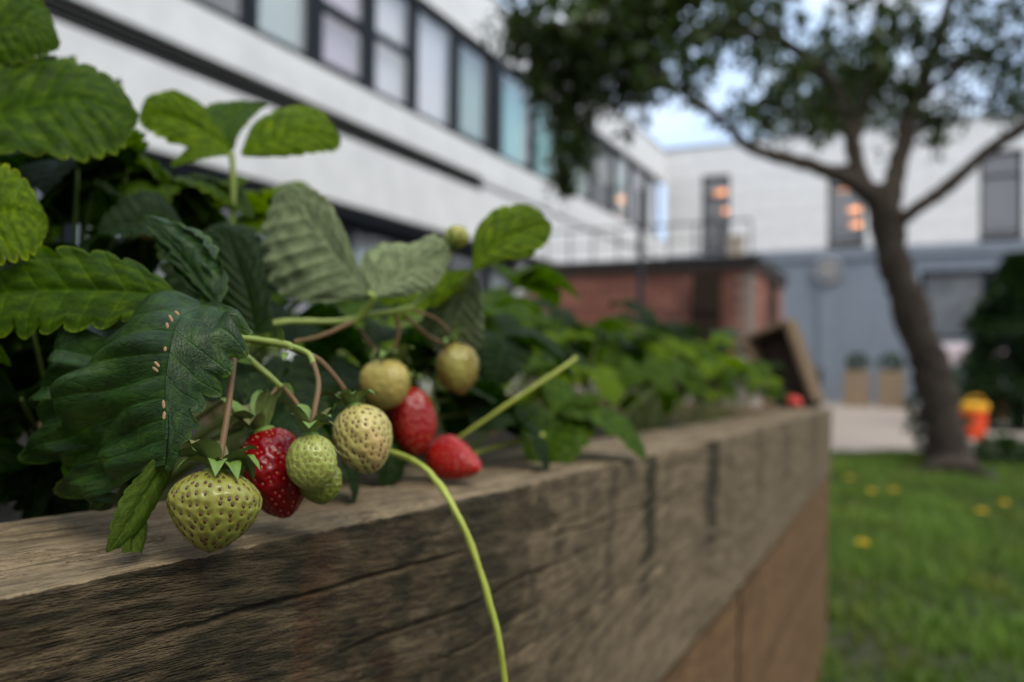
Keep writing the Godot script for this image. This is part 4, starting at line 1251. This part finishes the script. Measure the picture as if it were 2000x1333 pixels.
# ---------- strawberry plants ----------
func d3(l: Array, depth: float) -> Array:                  # [px, py] or [px, py, depth] points
	var r := []
	for p in l: r.append(Vector3(p[0], p[1], p[2] if p.size() > 2 else depth))
	return r
func stem(parent: Node3D, n: String, l: Array, w: Array, m: Material, sides := 10) -> MeshInstance3D:
	var pts := []
	for p in l: pts.append(at(p[0], p[1], p[2]) - parent_pos(parent))
	return part(parent, n, tube(pts, w, sides, (l.size() - 1) * 10, 0.25), m)
func build_front_plant() -> void:
	var crown := bed(0.30, -0.05, -0.42)
	var p := thing("strawberry_plant", "strawberry plant whose toothed leaves and fruit stems hang over the sleeper", "strawberry plant", crown, "")
	var lf := func(n: String) -> Node3D:
		var o := Node3D.new()
		o.name = n
		p.add_child(o, true)
		return o
	# the big leaf folded over the sleeper's edge
	var g: Node3D = lf.call("leaf")
	g.set_meta("label", "large dark leaf folded along its midrib and drooping onto the sleeper")
	hero_leaf(g, d3([[392, 598, 0.262], [345, 620, 0.246], [325, 690, 0.237], [320, 770, 0.233], [322, 845, 0.230], [318, 908, 0.229]], 0),
		d3([[388, 592, 0.268], [270, 605, 0.285], [140, 705, 0.305], [98, 815, 0.305], [118, 930, 0.292], [196, 1006, 0.272]], 0),
		d3([[400, 590, 0.262], [494, 636, 0.252], [466, 706, 0.246], [418, 782, 0.242], [376, 854, 0.236], [328, 925, 0.231]], 0), M.leaf_blue, {"per": 10, "half": 24, "tooth": 0.30, "puff": 0.034, "bulge": 0.08, "crinkle": 0.2, "lead": 0.6})
	hero_leaf(g, d3([[346, 838, 0.239], [318, 905, 0.234], [280, 968, 0.229], [243, 1030, 0.224], [210, 1080, 0.2205]], 0),
		d3([[330, 850, 0.236], [290, 905, 0.230], [248, 950, 0.226], [218, 1010, 0.222], [205, 1078, 0.220]], 0),
		d3([[352, 832, 0.242], [342, 905, 0.240], [308, 980, 0.236], [268, 1045, 0.230], [216, 1078, 0.221]], 0), M.leaf_under_green, {"per": 8, "half": 12, "tooth": 0.16, "puff": 0.05, "bulge": 0.15})
	hero_leaf(g, d3([[262, 985, 0.236], [258, 1030, 0.230], [256, 1080, 0.226]], 0), d3([[250, 990, 0.234], [228, 1040, 0.226], [240, 1082, 0.2235]], 0), d3([[278, 985, 0.238], [288, 1035, 0.235], [276, 1083, 0.229]], 0), M.leaf_under_green, {"per": 4, "half": 6, "tooth": 0.05, "bulge": 0.3})
	g = lf.call("leaf")
	g.set_meta("label", "yellow green leaf with rounded teeth reaching away from the folded leaf")
	hero_leaf(g, d3([[356, 590, 0.272], [285, 572, 0.276], [185, 566, 0.284], [80, 566, 0.294], [-30, 575, 0.304], [-140, 592, 0.314]], 0),
		d3([[356, 587, 0.272], [305, 536, 0.282], [215, 492, 0.292], [100, 484, 0.302], [-10, 498, 0.312], [-140, 580, 0.316]], 0),
		d3([[356, 594, 0.270], [285, 612, 0.270], [215, 642, 0.272], [110, 652, 0.280], [0, 660, 0.29], [-140, 604, 0.312]], 0), M.leaf_mid, {"per": 10, "half": 18, "tooth": 0.36, "puff": 0.06, "bulge": 0.05})
	g = lf.call("leaf")
	hero_leaf(g, d3([[424, 596, 0.292], [388, 548, 0.297], [340, 485, 0.303], [281, 420, 0.31]], 0), d3([[416, 600, 0.296], [366, 552, 0.304], [322, 492, 0.31], [279, 424, 0.312]], 0), d3([[432, 590, 0.292], [446, 535, 0.30], [402, 458, 0.306], [286, 417, 0.31]], 0), M.leaf_blue, {"per": 9, "half": 16, "tooth": 0.12, "puff": 0.14, "bulge": 0.16, "crinkle": 0.4})
	hero_leaf(g, d3([[500, 655, 0.345], [482, 570, 0.35], [440, 445, 0.36]], 0), d3([[440, 650, 0.35], [395, 560, 0.355], [385, 470, 0.36], [432, 442, 0.36]], 0), d3([[535, 650, 0.345], [528, 570, 0.35], [500, 478, 0.356], [448, 446, 0.36]], 0), M.leaf_dark, {"tooth": 0.16})
	# pale undersides above the fruit
	g = lf.call("leaf")
	g.set_meta("label", "leaf turned so that its pale veined undersides show")
	hero_leaf(g, d3([[716, 574, 0.385], [664, 512, 0.39], [612, 440, 0.395], [556, 360, 0.40]], 0), d3([[712, 580, 0.385], [610, 592, 0.392], [528, 560, 0.398], [508, 470, 0.402], [535, 378, 0.402]], 0), d3([[718, 570, 0.385], [700, 520, 0.388], [668, 440, 0.39], [630, 378, 0.395], [572, 358, 0.40]], 0), M.leaf_under_pale, {"per": 8, "half": 14, "tooth": 0.14, "puff": -0.06, "back": M.leaf_mid})
	hero_leaf(g, d3([[726, 578, 0.388], [778, 545, 0.394], [826, 518, 0.40], [876, 492, 0.408]], 0), d3([[718, 570, 0.388], [702, 512, 0.394], [738, 474, 0.40], [800, 474, 0.404], [848, 456, 0.408], [880, 478, 0.41]], 0), d3([[735, 582, 0.388], [800, 578, 0.394], [850, 556, 0.40], [882, 504, 0.41]], 0), M.leaf_under_pale, {"per": 8, "half": 12, "tooth": 0.06, "puff": -0.07, "bulge": 0.14, "back": M.leaf_mid})
	stem(g, "petiole", [[716, 572, 0.386], [728, 582, 0.388], [712, 606, 0.39], [692, 632, 0.392]], [0.0013, 0.0019, 0.0017, 0.0017], M.stem)
	g = lf.call("leaf")
	hero_leaf(g, d3([[922, 526, 0.43], [965, 482, 0.436], [1015, 452, 0.445], [1074, 432, 0.455]], 0), d3([[922, 516, 0.43], [930, 448, 0.44], [976, 404, 0.448], [1038, 402, 0.454], [1076, 436, 0.456]], 0), d3([[928, 530, 0.43], [978, 512, 0.434], [1034, 502, 0.44], [1072, 470, 0.45], [1078, 440, 0.456]], 0), M.leaf_bright, {"tooth": 0.07, "back": M.leaf_under_pale})
	hero_leaf(g, d3([[926, 540, 0.44], [905, 585, 0.446], [886, 640, 0.452], [872, 694, 0.458]], 0), d3([[918, 542, 0.44], [850, 580, 0.45], [822, 622, 0.455], [832, 668, 0.458], [862, 694, 0.458]], 0), d3([[932, 540, 0.44], [942, 590, 0.444], [946, 640, 0.45], [934, 684, 0.456], [882, 696, 0.458]], 0), M.leaf_under_pale, {"tooth": 0.08, "puff": -0.06, "back": M.leaf_mid})
	hero_leaf(g, d3([[918, 530, 0.44], [860, 555, 0.445], [800, 575, 0.45], [740, 590, 0.455]], 0), d3([[918, 526, 0.44], [860, 530, 0.452], [790, 545, 0.458], [740, 586, 0.455]], 0), d3([[920, 534, 0.44], [870, 588, 0.44], [800, 606, 0.442], [742, 594, 0.455]], 0), M.leaf_bright, {"tooth": 0.1})
	stem(g, "petiole", [[926, 528, 0.432], [905, 556, 0.44], [880, 620, 0.46], [850, 760, 0.48]], [0.0016, 0.0018, 0.002, 0.002], M.stem)
	# upright leaf against the white wall
	g = lf.call("leaf")
	g.set_meta("label", "upright three part leaf standing against the white building")
	hero_leaf(g, d3([[452, 296, 0.46], [400, 256, 0.46], [340, 228, 0.465], [272, 226, 0.47]], 0), d3([[450, 288, 0.46], [402, 216, 0.47], [345, 178, 0.475], [292, 186, 0.475], [270, 224, 0.47]], 0), d3([[444, 302, 0.456], [380, 290, 0.452], [312, 272, 0.456], [274, 246, 0.464], [270, 230, 0.47]], 0), M.leaf_bright, {"tooth": 0.12})
	hero_leaf(g, d3([[452, 294, 0.46], [440, 258, 0.475], [462, 222, 0.49], [520, 204, 0.5]], 0), d3([[448, 294, 0.46], [395, 250, 0.48], [400, 212, 0.49], [460, 196, 0.5], [520, 203, 0.5]], 0), d3([[456, 294, 0.46], [468, 262, 0.47], [490, 236, 0.48], [521, 206, 0.5]], 0), M.leaf_mid, {"tooth": 0.12})
	hero_leaf(g, d3([[472, 304, 0.45], [538, 272, 0.45], [600, 258, 0.455], [664, 276, 0.46]], 0), d3([[470, 298, 0.45], [500, 238, 0.46], [560, 206, 0.465], [625, 216, 0.465], [666, 270, 0.46]], 0), d3([[478, 306, 0.45], [540, 308, 0.445], [605, 302, 0.448], [652, 298, 0.455], [666, 282, 0.46]], 0), M.leaf_bright, {"tooth": 0.1})
	hero_leaf(g, d3([[448, 300, 0.455], [392, 296, 0.45], [332, 326, 0.45]], 0), d3([[446, 296, 0.456], [390, 276, 0.46], [334, 318, 0.45]], 0), d3([[448, 304, 0.452], [396, 312, 0.445], [332, 328, 0.45]], 0), M.leaf_bright, {"tooth": 0.1})
	stem(g, "petiole", [[452, 298, 0.456], [456, 380, 0.455], [450, 480, 0.46], [440, 640, 0.47]], [0.0016, 0.0016, 0.0018, 0.002], M.stem)
	# tall leaves at the frame's edge
	g = lf.call("leaf")
	hero_leaf(g, d3([[-60, 240, 0.36], [60, 205, 0.37], [165, 192, 0.375], [268, 232, 0.38]], 0), d3([[-60, 170, 0.36], [30, 112, 0.375], [125, 112, 0.385], [222, 152, 0.388], [272, 226, 0.38]], 0), d3([[-60, 300, 0.355], [50, 306, 0.355], [150, 316, 0.36], [232, 296, 0.37], [268, 242, 0.38]], 0), M.leaf_mid, {"tooth": 0.12})
	hero_leaf(g, d3([[-70, 60, 0.37], [0, 50, 0.37], [60, 50, 0.375], [116, 88, 0.38]], 0), d3([[-70, -40, 0.37], [30, -50, 0.38], [88, 10, 0.385], [118, 84, 0.38]], 0), d3([[-70, 140, 0.37], [10, 130, 0.37], [70, 118, 0.375], [114, 96, 0.38]], 0), M.leaf_mid, {"tooth": 0.12})
	stem(g, "petiole", [[-60, 240, 0.36], [-80, 400, 0.38], [-60, 700, 0.42]], [0.0018, 0.002, 0.002], M.stem)
	g = lf.call("leaf")
	hero_leaf(g, d3([[-110, 440, 0.30], [-30, 420, 0.302], [40, 412, 0.305], [93, 436, 0.31]], 0), d3([[-110, 340, 0.30], [-30, 308, 0.31], [42, 340, 0.312], [92, 425, 0.31]], 0), d3([[-110, 540, 0.295], [-20, 522, 0.295], [60, 508, 0.30], [94, 448, 0.31]], 0), M.leaf_bright, {"tooth": 0.14})
	stem(g, "petiole", [[-110, 440, 0.30], [-130, 560, 0.32], [-60, 760, 0.38]], [0.0018, 0.002, 0.002], M.stem)
	# loose leaves in the shade behind, each on its own petiole: px, py, depth, size, aim angle in the picture, tip up or down, kind
	var loose := [[150, 330, 0.42, 0.055, 2.6, -0.2, 1], [230, 420, 0.44, 0.05, 0.4, -0.5, 1], [60, 640, 0.36, 0.06, 3.6, -0.6, 1], [40, 780, 0.34, 0.055, 4.0, -0.8, 1], [90, 900, 0.33, 0.05, 4.4, -0.9, 1], [330, 370, 0.47, 0.05, 0.6, -0.1, 0], [400, 400, 0.50, 0.05, 1.2, 0.1, 2], [250, 330, 0.45, 0.055, 2.4, 0.0, 0], [500, 400, 0.55, 0.05, 0.8, 0.0, 2], [370, 470, 0.40, 0.05, 1.4, -0.4, 1], [200, 500, 0.42, 0.055, 2.8, -0.4, 1], [560, 640, 0.46, 0.06, 0.2, -0.5, 1], [640, 720, 0.42, 0.05, 0.5, -0.8, 1], [760, 660, 0.5, 0.055, 0.3, -0.3, 1], [560, 800, 0.36, 0.05, 0.2, -0.8, 1], [300, 700, 0.36, 0.055, 3.0, -0.7, 1], [500, 740, 0.38, 0.055, 1.0, -0.6, 1], [620, 560, 0.5, 0.055, 1.5, 0.1, 0], [840, 690, 0.55, 0.055, 0.2, -0.4, 1], [980, 660, 0.55, 0.055, 0.1, -0.5, 1], [1010, 560, 0.7, 0.055, 0.6, 0.0, 0], [940, 620, 0.62, 0.055, 1.2, 0.0, 0], [1080, 810, 0.60, 0.075, 0.3, -0.25, 0], [960, 800, 0.52, 0.055, 0.4, -0.7, 1], [880, 780, 0.5, 0.05, -0.3, -0.5, 1], [700, 800, 0.42, 0.05, 0.8, -0.8, 1], [170, 210, 0.5, 0.055, 2.0, -0.4, 1], [60, 330, 0.44, 0.06, 2.9, -0.3, 1], [20, 700, 0.40, 0.06, 3.3, -0.4, 1], [90, 150, 0.46, 0.055, 2.6, -0.1, 0], [190, 300, 0.46, 0.055, 0.2, -0.3, 0], [270, 370, 0.48, 0.05, 0.6, -0.2, 0], [120, 430, 0.46, 0.055, 2.4, -0.3, 0], [30, 190, 0.48, 0.06, 1.5, 0.2, 0], [340, 430, 0.5, 0.05, 0.3, -0.2, 0], [440, 450, 0.52, 0.05, 0.7, 0.0, 2], [220, 470, 0.5, 0.055, 1.0, -0.2, 0], [70, 830, 0.40, 0.055, 3.9, -0.6, 1], [30, 600, 0.42, 0.06, 2.5, -0.3, 1], [130, 560, 0.45, 0.055, 2.0, -0.4, 1], [120, 760, 0.40, 0.055, 3.0, -0.5, 1], [200, 900, 0.36, 0.05, 4.2, -0.8, 1], [20, 930, 0.36, 0.05, 3.8, -0.8, 1]]
	for q in loose:
		var tip := at(q[0], q[1], q[2]) - crown
		var aim: Vector3 = right * cos(q[4]) - fwd * sin(q[4]) * 0.6 + upv * q[5]
		make_leaf(p, Vector3(rng.randf_range(-0.01, 0.01), 0.0, rng.randf_range(-0.01, 0.01)), tip, aim, q[3], q[6], 0.1)
	# fruit stems
	stem(p, "fruit_stem", [[300, 650, 0.33], [400, 655, 0.30], [485, 663, 0.283], [556, 674, 0.280], [566, 680, 0.280]], [0.00128, 0.00128, 0.00128, 0.00136, 0.00160], M.stem)
	stem(p, "fruit_stem", [[556, 674, 0.280], [600, 690, 0.280], [612, 712, 0.278]], [0.00120, 0.00096, 0.00096], M.stem)
	stem(p, "fruit_stem", [[440, 670, 0.292], [490, 705, 0.287], [540, 748, 0.284], [552, 758, 0.283]], [0.00128, 0.00120, 0.00104, 0.00096], M.stem)
	stem(p, "fruit_stem", [[490, 640, 0.37], [560, 628, 0.385], [660, 628, 0.392], [740, 612, 0.396], [778, 607, 0.398], [806, 600, 0.40]], [0.00152, 0.00152, 0.00152, 0.00152, 0.00184, 0.00136], M.stem)
	stem(p, "fruit_stem", [[575, 668, 0.33], [630, 655, 0.37], [690, 628, 0.392]], [0.00088, 0.00096, 0.00112], M.stem_brown)
	stem(p, "fruit_stem", [[800, 602, 0.40], [846, 562, 0.405], [868, 525, 0.41], [884, 488, 0.412]], [0.00128, 0.00104, 0.00096, 0.00096], M.stem)
	stem(p, "fruit_stem", [[806, 606, 0.40], [850, 622, 0.405], [880, 650, 0.41]], [0.00080, 0.00072, 0.00072], M.stem_brown)
	# bracts at the forks
	for q in [[552, 668, 0.280, 540, 636, 0.276], [560, 690, 0.28, 552, 705, 0.277], [548, 752, 0.284, 575, 770, 0.281], [760, 610, 0.397, 785, 590, 0.395], [500, 712, 0.287, 462, 706, 0.283]]:
		var p0 := at(q[0], q[1], q[2]) - crown
		var p1 := at(q[3], q[4], q[5]) - crown
		var mids := [p0, p0.lerp(p1, 0.5) + upv * 0.0008, p1]
		var sd := (p1 - p0).cross(fwd).normalized() * 0.0013
		var ar := leaflet_arrays(mids, [p0 - sd * 0.5, mids[1] - sd, p1], [p0 + sd * 0.5, mids[1] + sd, p1], 2, 3, 0.0, 0.02, 0.1)
		var n := MeshInstance3D.new()
		n.name = "bract"
		n.mesh = two_sided(ar, 0.00015, M.sepal, M.sepal_dry)
		p.add_child(n, true)
	# dry tan scales caught along the folded leaf's midrib
	for q in [[345, 612, 0.2425, 0.9], [333, 622, 0.239, 0.5], [326, 636, 0.236, 0.2], [322, 682, 0.2335, -0.1], [306, 712, 0.2365, 0.8], [303, 722, 0.237, 0.9], [319, 790, 0.2285, 0.1], [320, 812, 0.228, -0.1]]:
		part(p, "dry_scale", lathe([Vector2(0, -0.0011), Vector2(0.0005, -0.0006), Vector2(0.0005, 0.0006), Vector2(0, 0.0011)], 7), M.dry_scale, Transform3D(Basis(fwd, -q[3]).scaled_local(Vector3(0.9, 0.6 + absf(sin(q[1] * 1.7)) * 0.6, 0.4)), at(q[0], q[1], q[2]) - crown))
	# runner hanging over the face, and two loose stalks
	stem(p, "runner", [[700, 850, 0.40], [762, 882, 0.358], [815, 905, 0.330], [860, 950, 0.312], [905, 1030, 0.305], [945, 1140, 0.302], [972, 1240, 0.300], [986, 1333, 0.300], [998, 1440, 0.300]], [0.0011, 0.0012, 0.0013, 0.0014, 0.0014, 0.0013, 0.0013, 0.0012, 0.0012], M.stem_lime)
	stem(p, "stalk", [[840, 900, 0.47], [890, 860, 0.46], [1000, 785, 0.46], [1090, 725, 0.465], [1126, 700, 0.47]], [0.0010, 0.0010, 0.0012, 0.0012, 0.0016], M.stem_lime)
	stem(p, "stalk", [[880, 905, 0.47], [960, 875, 0.50], [1062, 850, 0.54]], [0.0015, 0.0014, 0.0014], M.stem_lime)
	part(p, "crown", lathe([Vector2(0.0, -0.005), Vector2(0.016, 0.0), Vector2(0.013, 0.018), Vector2(0.0, 0.025)], 12), M.stem_brown)
func build_berries() -> void:
	var white := {"mat": M.flesh_white, "seed_mat": M.seed_brown}
	var red := {"mat": M.flesh_red, "seed_mat": M.seed_red, "flesh": Color(0.17, 0.004, 0.006), "blush": Color(0.12, 0.002, 0.004), "pit_color": Color(0.18, 0.003, 0.006)}
	strawberry("unripe pale green strawberry with dark seeds hanging at the folded leaf", at(424, 918, 0.238), at(410, 1079, 0.232), 0.0137, {"mat": M.flesh_white, "seed_mat": M.seed_brown, "flesh": Color(0.225, 0.225, 0.045), "blush": Color(0.28, 0.22, 0.06), "pit_color": Color(0.15, 0.145, 0.02), "k1": 1.7, "sh": 0.36, "gap": 0.0030, "nu": 150, "nv": 110, "seed": 1.0, "seed_size": 0.0017, "sepals": 11, "sepal_len": 1.0, "rise": 0.3, "sep_mat": M.sepal, "turn": 0.4,
		"stalk": [at(458, 690, 0.262), at(446, 790, 0.248), at(432, 880, 0.240)], "stalk_r": 0.0011})
	var q := red.duplicate()
	q.merge({"k1": 2.0, "sh": 0.35, "seed": 2.0, "turn": 1.0, "sepal_len": 0.9, "rise": 0.7, "gap": 0.0033, "seed_size": 0.0011, "stalk": [at(545, 752, 0.285), at(520, 790, 0.280), at(510, 815, 0.277)]})
	strawberry("dark ripe red strawberry behind the small green strawberry", at(512, 838, 0.276), at(562, 1012, 0.274), 0.0130, q)
	strawberry("small pale green strawberry with raised sepals in front of the dark red one", at(606, 848, 0.262), at(608, 960, 0.259), 0.0090, {"mat": M.flesh_white, "seed_mat": M.seed_green, "flesh": Color(0.28, 0.31, 0.075), "pit_color": Color(0.24, 0.28, 0.05), "k1": 2.3, "sh": 0.42, "gap": 0.0024, "pit": 0.0005, "seed": 3.0, "seed_size": 0.0012, "sepal_len": 1.05, "rise": 0.7, "sepals": 9,
		"stalk": [at(612, 710, 0.278), at(622, 750, 0.272), at(614, 800, 0.265)], "stalk_r": 0.0010})
	strawberry("tiny dull green strawberry tucked under the small pale green one", at(622, 905, 0.272), at(632, 986, 0.270), 0.0076, {"mat": M.flesh_white, "seed_mat": M.seed_green, "flesh": Color(0.15, 0.18, 0.03), "k1": 2.2, "gap": 0.0024, "seed": 4.0, "seed_size": 0.0009, "sepal_len": 1.0, "rise": 0.3,
		"stalk": [at(552, 756, 0.283), at(580, 790, 0.278), at(604, 836, 0.275), at(616, 870, 0.273)], "stalk_r": 0.0009})
	strawberry("cream white strawberry with brown seeds beside the red berries", at(690, 792, 0.290), at(728, 925, 0.286), 0.0111, {"mat": M.flesh_white, "seed_mat": M.seed_brown, "flesh": Color(0.42, 0.365, 0.12), "blush": Color(0.48, 0.25, 0.13), "pit_color": Color(0.40, 0.34, 0.10), "k1": 2.2, "sh": 0.4, "gap": 0.0030, "seed": 5.0, "sepal_len": 0.85, "rise": 0.35, "turn": 0.7,
		"stalk": [at(566, 680, 0.280), at(625, 705, 0.284), at(668, 755, 0.288)], "stalk_r": 0.0010})
	strawberry("yellowish unripe strawberry hanging above the bright red strawberry", at(764, 702, 0.40), at(744, 800, 0.395), 0.0130, {"mat": M.flesh_white, "seed_mat": M.seed_green, "flesh": Color(0.38, 0.31, 0.085), "blush": Color(0.30, 0.16, 0.04), "blush_bias": -0.25, "k1": 2.3, "sh": 0.42, "seed": 6.0, "nu": 80, "nv": 60, "sepal_len": 0.8, "rise": 0.2,
		"stalk": [at(772, 612, 0.398), at(778, 650, 0.40), at(768, 690, 0.40)], "stalk_r": 0.0012})
	q = red.duplicate()
	q.merge({"flesh": Color(0.26, 0.006, 0.006), "blush": Color(0.19, 0.003, 0.004), "k1": 2.2, "sh": 0.4, "seed": 7.0, "nu": 80, "nv": 60, "gap": 0.0036, "sepal_len": 0.8, "stalk": [at(700, 640, 0.40), at(745, 702, 0.41), at(785, 742, 0.42)]}, true)
	strawberry("bright red strawberry below the yellowish one, touching the fallen berry", at(794, 755, 0.418), at(818, 890, 0.412), 0.0126, q)
	q = red.duplicate()
	q.merge({"flesh": Color(0.31, 0.008, 0.005), "blush": Color(0.24, 0.004, 0.004), "k1": 1.6, "sh": 0.36, "seed": 8.0, "nu": 80, "nv": 60, "gap": 0.0036, "sepal_len": 0.7, "rise": 0.9}, true)
	var lie := on_bed(905, 925, 0.010)
	strawberry("red strawberry lying on its side on top of the sleeper", at(838, 880, 0.43), at(938, 918, 0.405), 0.0118, q)
	strawberry("yellow green strawberry with dark withered calyx hanging apart from the others", at(884, 672, 0.425), at(906, 770, 0.42), 0.0112, {"mat": M.flesh_white, "seed_mat": M.seed_brown, "flesh": Color(0.30, 0.28, 0.06), "blush": Color(0.13, 0.07, 0.015), "blush_bias": -0.1, "k1": 2.4, "sh": 0.42, "seed": 9.0, "nu": 80, "nv": 60, "sepal_len": 0.8, "rise": 0.4, "cal_mat": M.stem_brown,
		"stalk": [at(790, 615, 0.40), at(830, 652, 0.41), at(866, 672, 0.42)], "stalk_r": 0.0010})
	strawberry("small closed green and yellow fruit bud at the top of a stem", at(884, 486, 0.412), at(898, 440, 0.412), 0.0064, {"name": "strawberry_bud", "group": "", "mat": M.flesh_white, "seed_mat": M.seed_brown, "flesh": Color(0.40, 0.36, 0.08), "blush": Color(0.16, 0.2, 0.03), "blush_bias": 0.1, "k1": 2.4, "sh": 0.5, "gap": 0.0022, "seed": 10.0, "nu": 60, "nv": 40, "sepal_len": 1.1, "rise": -0.9, "seed_size": 0.001})
	q = red.duplicate()
	q.merge({"flesh": Color(0.62, 0.03, 0.015), "seed": 11.0, "nu": 48, "nv": 36, "gap": 0.004, "group": ""}, true)
	strawberry("ripe strawberry resting on the sleeper at the far corner of the bed", bed(2.20, 0.030, -0.255), bed(2.17, 0.012, -0.225), 0.016, q)
	# more fruit half hidden among the leaves
	strawberry("yellowish unripe strawberry hidden among leaves behind the curled leaf", at(290, 430, 0.40), at(300, 470, 0.40), 0.0075, {"mat": M.flesh_white, "seed_mat": M.seed_brown, "flesh": Color(0.42, 0.36, 0.1), "seed": 12.0, "nu": 48, "nv": 36, "group": ""})
func build_other_plants() -> void:
	# rows along the bed; heights fall where the photograph shows the wall over them
	var spots := [[0.06, -0.40, 0.20, 0], [-0.10, -0.55, 0.24, 0], [0.14, -0.56, 0.24, 0], [0.02, -0.75, 0.28, 0], [0.28, -0.62, 0.21, 0], [0.42, -0.80, 0.26, 0], [0.20, -0.95, 0.30, 0], [0.55, -0.50, 0.15, 1], [0.62, -0.78, 0.17, 1], [0.80, -0.46, 0.155, 1], [0.88, -0.72, 0.17, 1], [0.72, -1.02, 0.18, 1], [1.05, -0.44, 0.16, 1], [1.12, -0.70, 0.17, 1], [1.02, -1.0, 0.18, 1], [1.30, -0.43, 0.165, 1], [1.36, -0.70, 0.17, 1], [1.32, -1.0, 0.18, 1], [1.56, -0.45, 0.17, 1], [1.62, -0.74, 0.18, 1], [1.60, -1.02, 0.18, 1], [1.85, -0.52, 0.17, 1], [1.92, -0.80, 0.18, 1], [2.12, -0.62, 0.14, 1], [2.14, -0.95, 0.16, 1], [0.92, -0.36, 0.13, 1], [1.18, -0.355, 0.14, 1], [1.45, -0.36, 0.15, 1], [1.70, -0.37, 0.15, 1], [2.0, -0.40, 0.13, 1]]
	for s in spots:
		var near: bool = s[3] == 0
		var row := "beside the weathered sleeper" if s[1] > -0.5 else "in the middle of the bed" if s[1] > -0.85 else "along the back of the bed"
		random_plant("dense strawberry plant shading the ground behind the plant with the fruit" if near else "leafy strawberry plant growing " + row, s[0], s[1], 17 if near else 16, s[2] * (1.0 if near else 1.45), 0.14, "strawberry plants shading the bed behind the fruit" if near else "strawberry plants " + row, [0, 1, 1, 0] if near else [0, 2, 2, 1, 3, 0], 0.056)

func _ready() -> void:
	rng.seed = 20240607
	noise.seed = 3
	noise.noise_type = FastNoiseLite.TYPE_SIMPLEX_SMOOTH
	noise.fractal_type = FastNoiseLite.FRACTAL_NONE
	noise_b.seed = 12
	noise_b.noise_type = FastNoiseLite.TYPE_SIMPLEX_SMOOTH
	noise_b.fractal_octaves = 4
	setup_view()
	make_materials()
	var lr := RandomNumberGenerator.new()
	lr.seed = 77
	for k in 4:
		var l := []
		for i in 7: l.append(generic_leaflet(lr, [M.leaf_mid, M.leaf_dark, M.leaf_bright, M.leaf_blue][k], [null, null, null, M.leaf_under_pale][k]))
		leaf_meshes.append(l)
	build_ground()
	build_white_block()
	build_grey_block()
	build_outbuilding()
	build_tree()
	build_courtyard_things()
	build_bed()
	build_front_plant()
	build_other_plants()
	build_berries()
